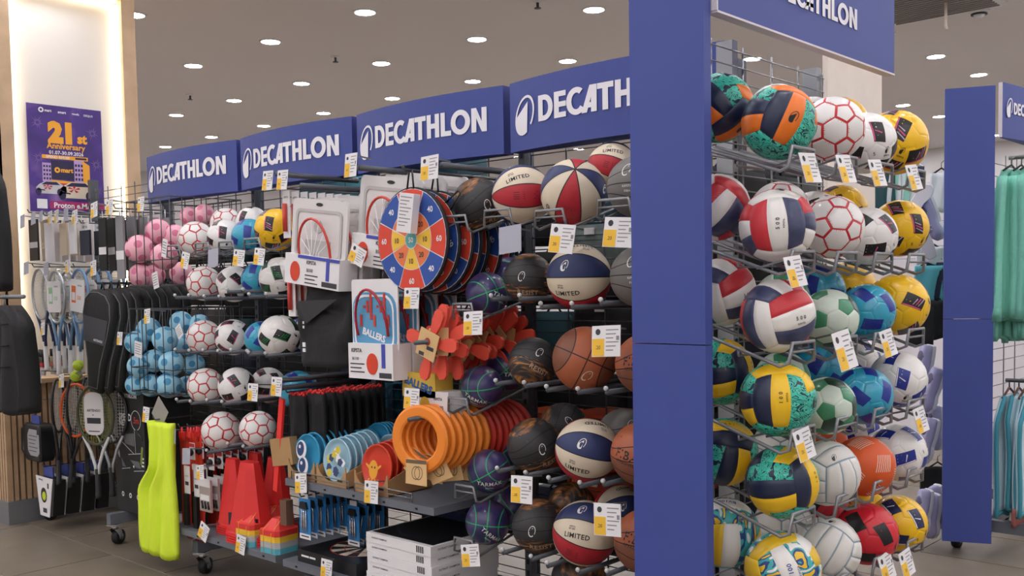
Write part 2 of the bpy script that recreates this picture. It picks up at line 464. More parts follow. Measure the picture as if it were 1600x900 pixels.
YS = 3.10
xs = [-5.945, -4.885, -3.862, -2.852, -1.80]
for k in range(4):
    header(xs[k]+.004, xs[k+1]-.035, YS, 2.103, 2.387,
           ['blue DECATHLON header over the wire ball baskets, nearest the lit pillar', 'blue DECATHLON header over the soccer balls',
            'blue DECATHLON header over the hoop sets and dartboards', 'blue DECATHLON header over the basketballs, cut off by the tall blue board'][k])
for k in range(1, 5):
    b = XB[k]
# ================================================================ FIXTURES: end rack
XE = -1.70          # its wire grid
YE0, YE1 = 2.40, 3.58
g = empty('end_rack', (XE, YE0, 0), 'grey end-of-aisle wire-grid rack holding six rows of balls beside the tall blue board', 'shelving')
mb = wire_grid(0, YE1-YE0, .3, 2.32)
wg = mb.build('wire_grid', m_wire2, g, rot=(0, 0, PI/2), kind='stuff')
for y in (.55, 1.16):
    obj('upright', up_pale, g, (-.035, y, 0), (0, 0, PI/2))
MB().box((-.03, .58, .165), (.05, 1.18, .065)).build('base_beam', m_shelf, g)
for y in (.12, 1.1):
    MB().box((.2, y, .165), (.5, .05, .065)).build('base_leg', m_shelf, g); caster(g, .38, y)
# tall blue board on its side, in two pieces
g = empty('side_board', (-1.59, 2.36, 0), 'tall plain blue board at the corner of the end rack, in two stacked pieces', 'panel')
zs = PY(1040, 537.5, 2.36).z
xl, xr = PY(985, 250, 2.36).x, PY(1100.5, 250, 2.36).x
for nm, a, b in (('lower_board', .1, zs-.0015), ('upper_board', zs+.0015, 2.62)):
    MB().box(((xl+xr)/2+1.59, .018, (a+b)/2), (xr-xl, .036, b-a)).build(nm, m_blue, g)
# end header
g = empty('end_header_sign', (-1.46, 3.012, 2.285), 'blue DECATHLON header above the end rack, its upper edge out of the photo', 'sign')
L = 1.205
MX = Matrix(((0, -1, 0, 0), (1, 0, 0, 0), (0, 0, 1, 0), (0, 0, 0, 1)))
MB().box((0, 0, .15), (.03, L, .30)).build('board', m_blue, g)
mb = MB(); mb.box((.0, 0, -.003), (.034, L+.006, .006)); mb.box((0, -L/2-.003, .15), (.034, .006, .3)); mb.build('pale_edge', mat('sign_edge_white', 'd8d0d4', .5), g)
fn = lambda x, z: Vector((.018, x, z))
zt0 = PX(1330, 44, -1.445).z-2.285; zt1 = PX(1330, 12, -1.445).z-2.285; yr = PX(1338, 25, -1.445).y-3.012; yl = PX(1213, 0, -1.445).y-3.012
w_ = brand_letters(MB(), 0, 0, 1); hh = zt1-zt0
mb = MB(); brand_letters(mb, yl, zt0, hh, fn=fn, sx=(yr-yl)/(w_*hh)); mb.build('lettering', m_white, g)
mb = MB(); emblem(mb, yl-.09, zt0+hh/2, hh*1.6, fn=fn); mb.build('emblem', m_white, g)

# ================================================================ second gondola on the right
q0, q1 = PZ(1472, 845, .1), PZ(1549, 850, .1)
ax = (q1-q0).normalized(); ang = math.atan2(ax.y, ax.x); wl = (q1-q0).length
g = empty('side_board', (q0.x, q0.y, 0), 'tall plain blue board closing the end of the far right gondola of hoodies and shoes', 'panel', rz=ang)
zs2 = 1.327
for nm, a, b in (('lower_board', .1, zs2-.0015), ('upper_board', zs2+.0015, 2.568)):
    MB().box((wl/2, .018, (a+b)/2), (wl, .036, b-a)).build(nm, m_blue, g)
G2 = Matrix.Translation((q0.x, q1.y+.05, 0))     # the gondola behind the board, square with the shop
g = empty('gondola_rack', (q0.x, q1.y+.05, 0), 'grey wire-grid gondola rack behind the far right blue board', 'shelving')
wire_grid(0, 1.9, .3, 2.25, dz=.07).build('wire_grid', m_wire2, g, loc=(wl/2, .06, 0), rot=(0, 0, PI/2), kind='stuff')
for y in (.1, 1.0, 1.95): obj('upright', up_pale, g, (wl/2+.02, y, 0), (0, 0, PI/2))
MB().box((wl/2, 1.0, .165), (.05, 1.9, .065)).build('base_beam', m_shelf, g)
for y in (.12, 1.0):
    MB().box((wl/2, y, .165), (.85, .05, .065)).build('base_leg', m_shelf, g); caster(g, -.02, y); caster(g, wl+.2, y)
g = empty('header_sign', (q1.x+.035, q1.y+.0, PX(1564, 214, q1.x+.03).z), 'blue DECATHLON header of the far right gondola, cut off by the photo edge', 'sign')
MXg = Matrix(((0, -1, 0, 0), (1, 0, 0, 0), (0, 0, 1, 0), (0, 0, 0, 1)))
N = 14; L = 1.2; yc = lambda t: .05*math.sin(PI*t)
vs = []; fs = []
for i in range(N+1):
    t = i/N; vs += [(yc(t), L*t, 0), (yc(t), L*t, .288), (-.02, L*t, .288), (-.02, L*t, 0)]
for i in range(N):
    a, b = 4*i, 4*i+4; fs += [(a, b, b+1, a+1), (a+1, b+1, b+2, a+2), (a+2, b+2, b+3, a+3), (a+3, b+3, b, a)]
mb = MB(); mb.add(vs, fs, 0); mb.add(vs[:4], [(0, 1, 2, 3)], 1); mb.build('board', [m_blue, mat('sign_edge_white', 'd8d0d4')], g)
fn = lambda x, z: Vector((yc(x/L)+.005, x, z))
mb = MB(); brand_letters(mb, .125, .13, .062, fn=fn, sx=1.0); mb.build('lettering', m_white, g)
mb = MB(); emblem(mb, .075, .16, .105, fn=fn); mb.build('emblem', m_white, g)
# ================================================================ BALLS
def vfr(rx=0, ry=0, rz=0, tilt=0):
    """orientation of a ball: turned about its own right, up and viewer axes"""
    return (VIEW @ Matrix.Rotation(math.radians(tilt), 3, 'X') @ Euler((math.radians(rx), math.radians(ry), math.radians(rz)), 'XYZ').to_matrix()).to_euler()
def sph(dirn, roll=0, r=1.004):
    """maps flat (x, z) print coordinates onto the unit sphere around direction dirn"""
    c = Vector(dirn).normalized()
    u = Vector((0, 1, 0)).cross(c)
    if u.length < .1: u = Vector((1, 0, 0))
    u.normalize(); v = c.cross(u)
    ca, sa = math.cos(math.radians(roll)), math.sin(math.radians(roll))
    u, v = u*ca+v*sa, v*ca-u*sa
    def fn(x, z):
        d = math.hypot(x, z)
        if d < 1e-6: return c*r
        t = (u*x+v*z)/d
        return (c*math.cos(d)+t*math.sin(d))*r
    return fn
def patch(mb, dirn, quad, roll=0, m=0, r=1.004, nu=5, nv=4):
    """a four-cornered print laid on the sphere"""
    f = sph(dirn, roll, r); vs = []
    (x0, z0), (x1, z1), (x2, z2), (x3, z3) = quad
    for j in range(nv+1):
        for i in range(nu+1):
            a, b = i/nu, j/nv
            x = (1-b)*((1-a)*x0+a*x1)+b*((1-a)*x3+a*x2); z = (1-b)*((1-a)*z0+a*z1)+b*((1-a)*z3+a*z2)
            vs.append(f(x, z))
    mb.add(vs, [(j*(nu+1)+i, j*(nu+1)+i+1, (j+1)*(nu+1)+i+1, (j+1)*(nu+1)+i) for j in range(nv) for i in range(nu)], m, True)
# truncated icosahedron
_ph = (1+5**.5)/2
IV = [Vector(v).normalized() for v in [(0, s1, s2*_ph) for s1 in (1, -1) for s2 in (1, -1)]+[(s1, s2*_ph, 0) for s1 in (1, -1) for s2 in (1, -1)]+[(s2*_ph, 0, s1) for s1 in (1, -1) for s2 in (1, -1)]]
el = min((IV[0]-v).length for v in IV[1:])+1e-3
NB = {i: [j for j in range(12) if j != i and (IV[i]-IV[j]).length < el] for i in range(12)}
def ordered(c, pts):
    c = c.normalized(); u = c.orthogonal().normalized(); v = c.cross(u)
    return sorted(pts, key=lambda p: math.atan2(p.dot(v), p.dot(u)))
PENT = [ordered(IV[i], [(IV[i]*2+IV[j])/3 for j in NB[i]]) for i in range(12)]
HEXA = []
for i in range(12):
    for j in NB[i]:
        for k in NB[i]:
            if i < j < k and k in NB[j]:
                c = IV[i]+IV[j]+IV[k]
                HEXA.append(ordered(c, [(IV[a]*2+IV[b])/3 for a in (i, j, k) for b in (i, j, k) if a != b]))
def soccer_body(matfn, groove=.984):
    """32 domed panels with sunk seams; matfn(kind, panel, edge, ring) gives the slot"""
    mb = MB(); ts = (0, .4, .66, .80, .93, 1.0); S = 3
    for kind, polys in ((5, PENT), (6, HEXA)):
        for pi, P in enumerate(polys):
            c = sum(P, Vector())/len(P); n = len(P)
            for e in range(n):
                a, b = P[e], P[(e+1) % n]
                # the seam a-b of a hexagon borders a pentagon when its chord lies on one
                grid = []
                for t in ts:
                    row = []
                    for s_ in range(S+1):
                        q = c.lerp(a.lerp(b, s_/S), t).normalized()
                        row.append(q*(groove if t == 1.0 else (.998 if t == .93 else 1)))
                    grid.append(row)
                isp = kind == 5 or any(sum(1 for v in PP if (v-a).length < 1e-3 or (v-b).length < 1e-3) == 2 for PP in PENT)
                for k in range(len(ts)-1):
                    m = matfn(kind, pi, isp, k)
                    for s_ in range(S):
                        if k == 0: mb.add([grid[0][0], grid[1][s_], grid[1][s_+1]], [(0, 1, 2)], m, True)
                        else: mb.add([grid[k][s_], grid[k+1][s_], grid[k+1][s_+1], grid[k][s_+1]], [(0, 1, 2, 3)], m, True)
    return mb
def weld(me):
    import bmesh
    bm = bmesh.new(); bm.from_mesh(me); bmesh.ops.remove_doubles(bm, verts=bm.verts, dist=1e-4); bm.to_mesh(me); bm.free(); return me
b_white = mat('ball_white', 'e9e6e2', .38, coat=.15)
b_cream = mat('ball_cream', 'e2d6c4', .45)
b_red = mat('ball_red', 'c2202c', .4)
b_black = mat('ball_black', '151517', .35)
b_yellow = mat('ball_yellow', 'f2bf10', .35, coat=.2)
b_blue = mat('ball_turquoise', '2f9fbe', .3, coat=.4)
b_navy = mat('ball_navy', '1c2f8c', .35)
b_pink = mat('ball_pink_print', 'd8467e', .4)
b_lilac = mat('ball_lilac_print', 'b5a0b8', .4)
b_seam = mat('ball_seam', 'b9b5b0', .6)
b_green = mat('ball_green_print', '1f8a4c', .4)
KINDS = {}           # kind -> (body mesh, [(part name, mesh)])
def mk(kind, body, bm_mats, parts): KINDS[kind] = (weld(body.mesh(kind, bm_mats)), [(n, p.mesh(n, mm)) for n, p, mm in parts])
DIRS = [Vector(v) for v in ((.15, .2, 1), (-.75, -.25, .65), (.8, -.35, .5), (-.35, .85, .45), (.55, .75, .35), (.1, -.85, .55), (-.9, .4, -.1), (.95, .3, -.25), (-.5, -.8, -.3), (0, .9, -.5), (.6, -.4, -.8), (-.5, .1, -.85))]
# --- red line ball
mk('red_line_soccer_ball', soccer_body(lambda k, p, isp, r: 1 if (r == 4 or (k == 5 and r >= 3)) else 0), [b_white, b_red], [])
bar = MB()
for P in HEXA:
    c = sum(P, Vector())/6
    for e in range(6):
        a, b = P[e], P[(e+1) % 6]
        if e % 2: continue
        for s_ in range(6):
            t = (s_+.6)/6.4; base = c.lerp(a.lerp(b, t), .93).normalized()*1.003; tip = c.lerp(a.lerp(b, t), .93-.05-.2*((s_*37 % 5)/5)).normalized()*1.003
            w_ = (b-a).normalized()*.011
            bar.add([base-w_, base+w_, tip], [(0, 1, 2)])
emb = MB(); f = sph(IV[0], 0, 1.005); emblem(emb, 0, 0, .3, fn=f)
for q in ((.05, .9, 1), (-.9, -.2, .55), (.9, .1, .4)): emblem(emb, 0, 0, .24, fn=sph(q, 0, 1.006))
KINDS['red_line_soccer_ball'][1].append(('printed_fringe', bar.mesh('printed_fringe', b_red)))
# --- patched match balls
def patched(kind, base, dark, accent, second, seam_shade=None):
    body = soccer_body(lambda k, p, isp, r: 0)
    pt = MB()
    for i, d in enumerate(DIRS[:3]+DIRS[3:4]+DIRS[5:]):
        ro = (i*67) % 180-90; w_ = .40; h_ = .225
        patch(pt, d, ((-w_, -h_), (w_*.8, -h_*1.05), (w_, h_*.7), (-w_*.75, h_)), ro, 0, 1.004)
        if accent:
            patch(pt, d, ((-w_*.95, -h_*.95), (w_*.72, -h_), (w_*.74, -h_*.82), (-w_*.92, -h_*.80)), ro, 1, 1.007, 4, 1)
            for q in range(3 if second else 1):
                x = -.06+.10*q
                patch(pt, d, ((x, -h_*.62), (x+.022, -h_*.62), (x+.15+.03*q, h_*.3+.05*q), (x+.12+.03*q, h_*.45+.05*q)), ro, 2 if q % 2 == 0 and second else 1, 1.007, 1, 3)
    em = MB(); emblem(em, 0, 0, .22, fn=sph((.35, -.45, .85), 0, 1.006)); put_text(em, '5', 0, 0, h=.12, fn=sph((-.1, -.5, .85), 0, 1.006), bold=.01)
    put_text(em, 'KIPSTA', 0, 0, h=.055, fn=sph((.35, -.62, .75), 0, 1.006), bold=.02)
    mk(kind, body, [base], [('printed_patches', pt, [dark, accent or dark, second or dark]), ('emblem', em, [b_black])])
patched('white_black_soccer_ball', b_white, b_black, b_pink, None)
patched('yellow_soccer_ball', b_yellow, b_black, b_pink, b_lilac)
patched('turquoise_soccer_ball', b_blue, b_navy, None, None)
patched('white_blue_soccer_ball', b_white, b_navy, b_white, None)
patched('white_green_soccer_ball', b_white, b_black, b_green, b_green)
patched('red_black_soccer_ball', mat('ball_bright_red', 'cf2231', .4), b_black, None, None)
patched('yellow_navy_soccer_ball', b_yellow, mat('ball_dark_navy', '1c2550', .35), b_white, None)
# --- green and white panels
mk('green_panel_soccer_ball', soccer_body(lambda k, p, isp, r: (1 if k == 5 else (2 if p % 7 == 3 else 0))), [mat('ball_mint_white', 'cfdccd', .35, coat=.3), mat('ball_green', '3f8a63', .35, coat=.3), mat('ball_dark_green', '20402f', .35, coat=.3)], [])
# --- orange ball with white hatching
ob = soccer_body(lambda k, p, isp, r: 0, .997); st = MB()
for i, d in enumerate(DIRS):
    for q in range(8):
        x = -.3+.075*q; patch(st, d, ((x, -.28), (x+.024, -.28), (x+.024+.14, .28), (x+.14, .28)), (i*50) % 180, 0, 1.004, 1, 3)
mk('orange_ball', ob, [mat('ball_orange', 'd9571f', .5)], [('printed_hatching', st, [b_cream])])
# --- volleyballs: six faces of three strips
def volley_body(matfn, groove=.98):
    mb = MB(); us = (0, .05, .3, .7, .95, 1); vsn = (0, .02, .12, .28, .42, .58, .72, .88, .98, 1)
    faces = [((1, 0, 0), (0, 1, 0)), ((-1, 0, 0), (0, 0, 1)), ((0, 1, 0), (0, 0, 1)), ((0, -1, 0), (1, 0, 0)), ((0, 0, 1), (0, 1, 0)), ((0, 0, -1), (1, 0, 0))]
    for fi, (nn, along) in enumerate([((0, 0, 1), (0, 1, 0)), ((0, 0, -1), (0, 1, 0)), ((1, 0, 0), (0, 0, 1)), ((-1, 0, 0), (0, 0, 1)), ((0, 1, 0), (1, 0, 0)), ((0, -1, 0), (1, 0, 0))]):
        nn = Vector(nn); al = Vector(along); ac = al.cross(nn)
        for s_ in range(3):
            grid = []
            for v in vsn:
                row = []
                for u in us:
                    a = -1+2*(s_+u)/3; b = -1+2*v
                    q = (nn+ac*math.tan(a*PI/4)+al*math.tan(b*PI/4)).normalized()
                    row.append(q*(groove if u in (0, 1) or v in (0, 1) else 1))
                grid.append(row)
            for j in range(len(vsn)-1):
                for i in range(len(us)-1):
                    edge = i in (0, len(us)-2) or j in (0, len(vsn)-2)
                    mb.add([grid[j][i], grid[j][i+1], grid[j+1][i+1], grid[j+1][i]], [(0, 1, 2, 3)], matfn(fi, s_, edge), True)
    return mb
def stops3(a, b, c): return [(0, a), (.44, b), (.52, c)]
v_teal = ramp_mat('teal_scribble_hard', [(0, '35b59c'), (.41, '16324a'), (.455, '3dbfa4'), (.53, '1a3a44'), (.56, '52c9b0'), (.64, '17233c')], 'noise', 2.1, .4, 1.2, 2, (1, 2.0, 1), (.4, .7, .2))
v_teal2 = ramp_mat('teal_scribble_fine_hard', [(0, '17233c'), (.36, '35b59c'), (.46, '1a3a44'), (.485, '3dbfa4'), (.60, '17233c')], 'noise', 2.7, .4, .8, 2, (1, 1.6, 2.4), (.9, .2, .5))
v_navy = mat('volley_navy', '1b2440', .4)
def logo_parts(dirs, h=.3, txt=None, tdir=None, troll=0, th=.09, mcol=None, roll=0):
    em = MB()
    for d in dirs: emblem(em, 0, 0, h, fn=sph(d, roll, 1.006))
    parts = [('emblem', em, [mcol or b_black])] if dirs else []
    if txt:
        t = MB()
        for k, (s_, hh) in enumerate(txt):
            if s_[0] == '_':
                f_ = sph(tdir, troll, 1.006); t.add([f_(-.2, -k*th*1.55), f_(.2, -k*th*1.55), f_(.2, -k*th*1.55+.012), f_(-.2, -k*th*1.55+.012)], [(0, 1, 2, 3)]); continue
            put_text(t, s_, 0, -k*th*1.55, h=hh, fn=sph(tdir, troll, 1.006), bold=.015, spacing=1.1)
        parts.append(('lettering', t, [mcol or b_black]))
    return parts
tealmap = lambda fi, s_, e: (0 if s_ == 1 else (1 if (fi+s_) % 3 else 3)) if fi < 2 else ((0 if s_ == 2 else (2, 3, 1)[(fi+s_) % 3]))
mk('teal_orange_volleyball', volley_body(tealmap), [mat('volley_orange', 'e8751c', .4), v_teal, v_teal2, v_navy], logo_parts([(0, .0, 1), (1, .3, .3)], .34))
mk('teal_yellow_volleyball', volley_body(tealmap), [mat('volley_yellow', 'eebf1d', .4), v_teal, v_teal2, v_navy],
   logo_parts([(.95, -.1, .5)], .3, [('1 0 0', .1), ('KIPSTA', .05), ('________', .03)], (0, .1, 1), 90, .1))
v_wht = mat('volley_white', 'e6e2dc', .4)
v_rdots = ramp_mat('volley_red', [(.3, 'b9232f'), (.7, 'd03a42')], 'wave', 9, .42, 2)
v_nvy = ramp_mat('volley_navy_shade', [(.25, '20294d'), (.75, '585c78')], 'noise', 1.6, .42)
mk('red_white_navy_volleyball', volley_body(lambda fi, s_, e: ((1, 0, 2), (2, 1, 0), (0, 2, 1))[fi % 3][s_]), [v_wht, v_rdots, v_nvy],
   logo_parts([(.2, .95, .3)], .3, [('5 0 0', .1), ('KIPSTA', .05), ('_________', .03)], (0, 0, 1), 84, .1))
v_swirl = ramp_mat('swirl_print_hard', [(0, 'e5b92a'), (.3, '22427e'), (.4, '3fa9a8'), (.55, 'e6e2dc'), (.72, 'e5b92a')], 'noise', 1.5, .4, 1.8, 0, (1, 1.6, 1))
mk('swirl_volleyball', volley_body(lambda fi, s_, e: (0 if s_ == 1 else (1, 2)[(fi+s_) % 2]) if fi < 2 else (3, 0, 1)[(fi+s_) % 3]), [v_wht, v_swirl, mat('volley_mint', '67bdb3', .4), mat('volley_yellow2', 'e0b624', .4)],
   logo_parts([], .3, [('BV100', .13), ('KIPSTA', .06)], (0, .0, 1), 80, .14, b_navy))
mk('white_volleyball', volley_body(lambda fi, s_, e: 1 if e else 0, .975), [mat('volley_offwhite', 'ddd9d3', .45), mat('volley_line', '93a3b0', .5)], logo_parts([(-.25, .8, .55)], .22))
# --- basketballs
def side_seam(z): return .50+.30*z*z
def basket_body(matfn, n=28):
    mb = MB(); axes = [((0, 0, 1), (0, 1, 0)), ((0, 0, -1), (0, 1, 0)), ((1, 0, 0), (0, 1, 0)), ((-1, 0, 0), (0, 1, 0)), ((0, 1, 0), (1, 0, 0)), ((0, -1, 0), (1, 0, 0))]
    for nn, al in axes:
        nn = Vector(nn); al = Vector(al); ac = al.cross(nn); G = []
        for j in range(n+1):
            row = []
            for i in range(n+1):
                q = (nn+ac*math.tan((-1+2*i/n)*PI/4)+al*math.tan((-1+2*j/n)*PI/4)).normalized()
                g_ = abs(q.x)-side_seam(q.y)
                if abs(g_) < .03:
                    x = math.copysign(min(.999, side_seam(q.y)), q.x); q = Vector((x, q.y, q.z))
                    k = math.sqrt(max(1e-6, (1-x*x))/max(1e-6, q.y*q.y+q.z*q.z)); q = Vector((x, q.y*k, q.z*k))
                row.append(q)
            G.append(row)
        for j in range(n):
            for i in range(n):
                P = [G[j][i], G[j][i+1], G[j+1][i+1], G[j+1][i]]
                c = sum(P, Vector())/4
                mb.add(P, [(0, 1, 2, 3)], matfn(c), True)
    return mb
def seams(r=1.003, hw=.017):
    mb = MB()
    def rib(pts):
        N = len(pts)
        for i in range(N):
            a, b = pts[i], pts[(i+1) % N]; t = (b-a).normalized()
            sa = a.normalized().cross(t)*hw; sb = b.normalized().cross((pts[(i+2) % N]-b).normalized())*hw
            mb.add([(a-sa).normalized()*r, (a+sa).normalized()*r, (b+sb).normalized()*r, (b-sb).normalized()*r], [(0, 1, 2, 3)], 0, True)
    N = 64
    rib([Vector((math.cos(2*PI*k/N), 0, math.sin(2*PI*k/N))) for k in range(N)])
    rib([Vector((0, math.cos(2*PI*k/N), math.sin(2*PI*k/N))) for k in range(N)])
    for s_ in (1, -1):
        P = []
        for k in range(N):
            a = 2*PI*k/N; y = math.sin(a)*.78; x = side_seam(y)*s_; zz = max(0, 1-x*x-y*y)
            y2 = math.sin(a); x2 = min(.8, .50+.30*y2*y2*.62)
            ry = math.sqrt(1-x2*x2); P.append(Vector((x2*s_, ry*math.sin(a), ry*math.cos(a))))
        rib(P)
    return mb
def side_seam(y):
    # x of the curved seam at height y, kept in step with the ribbon above
    yy = min(1, abs(y)/.8); return .50+.186*yy*yy
def idx(c): return (0 if c.x > 0 else 1)+(0 if c.y > 0 else 2)+(4 if abs(c.x) > side_seam(c.y) else 0)+(8 if c.z < 0 else 0)
k_cream = mat('basket_cream', 'dccdb4', .5, bump=.15, bscale=90)
k_red = mat('basket_red', 'b3222f', .5, bump=.15, bscale=90)
k_navy = mat('basket_navy', '27335f', .5, bump=.15, bscale=90)
k_seam = mat('basket_seam', '1a1718', .6)
def gore(c): return int(math.floor(math.degrees(math.atan2(c.y, c.z))/45+1e-6)) % 4
def gore_seams(r=1.003, hw=.016):
    mb = MB()
    for q in range(4):
        a = PI/4*q; P = [Vector((math.cos(2*PI*k/64), math.sin(2*PI*k/64)*math.sin(a), math.sin(2*PI*k/64)*math.cos(a))) for k in range(64)]
        for k in range(64):
            u, v = P[k], P[(k+1) % 64]; n_ = u.cross(v).normalized()*hw
            mb.add([(u-n_).normalized()*r, (u+n_).normalized()*r, (v+n_).normalized()*r, (v-n_).normalized()*r], [(0, 1, 2, 3)], 0, True)
    return mb
GO = (2, 0, 1, 0)          # navy, cream, red, cream, and again
def gd(x, deg): return (x, math.sin(math.radians(deg)), math.cos(math.radians(deg)))
def gore_body(n=40):
    # rings of longitude about the x axis, so every seam falls on a mesh edge
    mb = MB(); N = 20; M_ = 48
    P = lambda i, k: Vector((-math.cos(PI*i/N), math.sin(PI*i/N)*math.sin(2*PI*k/M_), math.sin(PI*i/N)*math.cos(2*PI*k/M_)))
    for i in range(N):
        for k in range(M_):
            Q = [P(i, k), P(i+1, k), P(i+1, k+1), P(i, k+1)]
            m = GO[(k*8//M_) % 4]
            if i == 0: mb.add([P(0, 0), Q[1], Q[2]], [(0, 1, 2)], m, True)
            elif i == N-1: mb.add([Q[0], P(N, 0), Q[3]], [(0, 1, 2)], m, True)
            else: mb.add(Q, [(0, 1, 2, 3)], m, True)
    return mb
_lm = MB()
for x_, dg, ro in ((-.25, -24, 0), (.1, 67, 180), (-.2, 112, 0)):
    f_ = sph(gd(x_, dg), ro, 1.006); put_text(_lm, 'LIMITED', 0, -.1, h=.15, fn=f_, bold=.02, spacing=1.1)
    put_text(_lm, 'KIPSTA', -.18, .16, h=.045, fn=f_, bold=.02); put_text(_lm, 'BT 500', -.18, .09, h=.05, fn=f_, bold=.02)
f_ = sph(gd(0, -67), 0, 1.006)
for k in range(4):
    for x0, x1 in ((-.42, -.22), (-.1, .38-.06*(k % 2))): _lm.add([f_(x0, .1-.07*k), f_(x1, .1-.07*k), f_(x1, .118-.07*k), f_(x0, .118-.07*k)], [(0, 1, 2, 3)])
mk('tricolour_basketball', gore_body(), [k_cream, k_red, k_navy], [('seams', gore_seams(), [k_seam]), ('lettering', _lm, [k_seam])]+logo_parts([gd(-.3, 22), gd(.4, -157)], .36, None, mcol=b_white))
BANDS = lambda c: 1 if (c.y > .42 or c.y < -.42) else 0
def band_seams():
    mb = MB(); r = 1.003; hw = .017
    for y0, amp in ((.36, .12), (-.36, -.12), (.0, 0)):
        P = []
        for k in range(64):
            a = 2*PI*k/64; y = y0+amp*math.cos(2*a); rr = math.sqrt(1-y*y); P.append(Vector((rr*math.sin(a), y, rr*math.cos(a))))
        for k in range(64):
            a, b = P[k], P[(k+1) % 64]; u = Vector((0, hw, 0)); mb.add([(a-u).normalized()*r, (b-u).normalized()*r, (b+u).normalized()*r, (a+u).normalized()*r], [(0, 1, 2, 3)], 0, True)
    return mb
def bandidx(c):
    a = math.atan2(c.x, c.z); e = .12*math.cos(2*a)
    return 0 if c.y > .36+e else 1 if c.y > 0 else 2 if c.y > -.36-e else 3
k_blk = mat('basket_black', '2b2b2c', .45, bump=.2, bscale=80)
k_flame = ramp_mat('basket_flame', [(0, '232325'), (.46, '2b2b2c'), (.58, '8a5a32'), (.68, 'c48a4e')], 'noise', 3.2, .45, .6, 4, (.6, 3.2, .6), (0, 0, .5))
mk('black_flame_basketball', basket_body(lambda c: 1 if (c.y < -.34 or c.x > .62 or c.y > .72) else 0), [k_blk, k_flame],
   [('seams', band_seams(), [mat('seam_dark', '0c0c0d', .6)])]+logo_parts([(-.3, .0, .95)], .4, None, mcol=b_white)+logo_parts([], 0, [('RESIST', .2)], (.0, -.62, .78), 0, .1, mat('flame_letter', 'b99a7c', .5)))
k_mini = ramp_mat('mini_purple', [(.3, '26264e'), (.5, '3b3466'), (.66, '50355f'), (.75, '204a48')], 'noise', 1.3, .35, .3, 2, coat=.3)
mk('mini_basketball', basket_body(lambda c: 0, 16), [k_mini], [('seams', seams(1.004, .022), [mat('mini_seam_green', '35b06a', .5)])]+logo_parts([], 0, [('TARMAK', .2), ('KIPSTA', .08)], (.25, -.45, .85), -32, .16, b_white))
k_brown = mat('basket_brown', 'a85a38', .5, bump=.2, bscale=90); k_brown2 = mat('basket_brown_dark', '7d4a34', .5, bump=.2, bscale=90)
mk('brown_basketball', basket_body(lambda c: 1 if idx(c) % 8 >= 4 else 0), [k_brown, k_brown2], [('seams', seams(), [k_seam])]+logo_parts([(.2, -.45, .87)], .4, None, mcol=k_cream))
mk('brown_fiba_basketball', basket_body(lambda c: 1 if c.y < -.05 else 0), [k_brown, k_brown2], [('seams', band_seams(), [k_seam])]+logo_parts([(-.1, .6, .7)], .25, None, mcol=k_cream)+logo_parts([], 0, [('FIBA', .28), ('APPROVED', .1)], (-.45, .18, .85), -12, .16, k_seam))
k_gray = mat('basket_grey', '6f6c68', .5, bump=.2, bscale=90)
mk('grey_basketball', basket_body(lambda c: 0), [k_gray], [('seams', band_seams(), [k_seam])]+logo_parts([(-.45, .45, .8)], .45, None, mcol=b_white)+logo_parts([], 0, [('KIPSTA', .07), ('FIBA', .07)], (-.45, -.1, .9), 0, .1, b_white))
# --- soft balls
s_pink = mat('soft_pink', 'f6b9c6', .75, bump=.1, bscale=40); s_pink2 = mat('soft_pink_spot', 'dd7d9a', .75)
s_blue = mat('soft_blue', 'a4d9ef', .75, bump=.1, bscale=40); s_blue2 = mat('soft_blue_spot', '4f9ac4', .75)
for kind, a, b in (('pink_soft_ball', s_pink, s_pink2), ('blue_soft_ball', s_blue, s_blue2)):
    body = MB().ball((0, 0, 0), 1, 14); sp = MB()
    for i, d in enumerate(IV):
        f = sph(d, 0, 1.004); n = 12
        ringv = [f(.3*math.cos(2*PI*k/n), .3*math.sin(2*PI*k/n)) for k in range(n)]; r2 = [f(.16*math.cos(2*PI*k/n), .16*math.sin(2*PI*k/n)) for k in range(n)]
        o = len(sp.v); sp.add(ringv+r2+[f(0, 0)], [(k, (k+1) % n, n+(k+1) % n, n+k) for k in range(n)]+[(n+k, n+(k+1) % n, 2*n) for k in range(n)], 0, True)
    mk(kind, body, [a], [('printed_spots', sp, [b])])
BALLN = {}
def ball(kind, c, R, rot, label, group):
    me, parts = KINDS[kind]
    o = obj(kind, me, None, c, rot, R, label, 'ball', group)
    for n, p in parts: obj(n, p, o, kind='stuff' if n.startswith('printed') or n in ('seams', 'emblem', 'lettering') else None)
    return o

# ---- end rack: lanes and balls
m_lane = mat('lane_wire', '8b8c90', .35, metal=.4)
def lane(mb, axis, w_, L, drop=.10, r=.0055):
    """a sloping pair of rails that turns up into a stop at the front; runs along +x from the grid"""
    a = w_/2
    mb.tube([(0, -a, drop), (L-.03, -a, -.03), (L-.005, -a, -.02), (L, -a*.86, .035), (L, a*.86, .035), (L-.005, a, -.02), (L-.03, a, -.03), (0, a, drop)], r, 6)
    mb.tube([(L-.002, -a*.9, .01), (L-.002, a*.9, .01)], r*.7, 5)
    mb.tube([(L-.16, -a, .008), (L-.16, -a, -.004), (L-.16, a, -.004), (L-.16, a, .008)], r*.7, 5)
lm = MB(); lane(lm, 'x', .15, .40); LANE = lm.mesh('ball_lane', m_lane)
XF, XB2 = -1.365, -1.575
ROWZ = [1.914, 1.631, 1.379, 1.139, .905, .66]
rown = ['top row', 'second row', 'third row', 'fourth row', 'fifth row', 'bottom row']
LY = [2.602, 2.885, 3.155, 3.43]
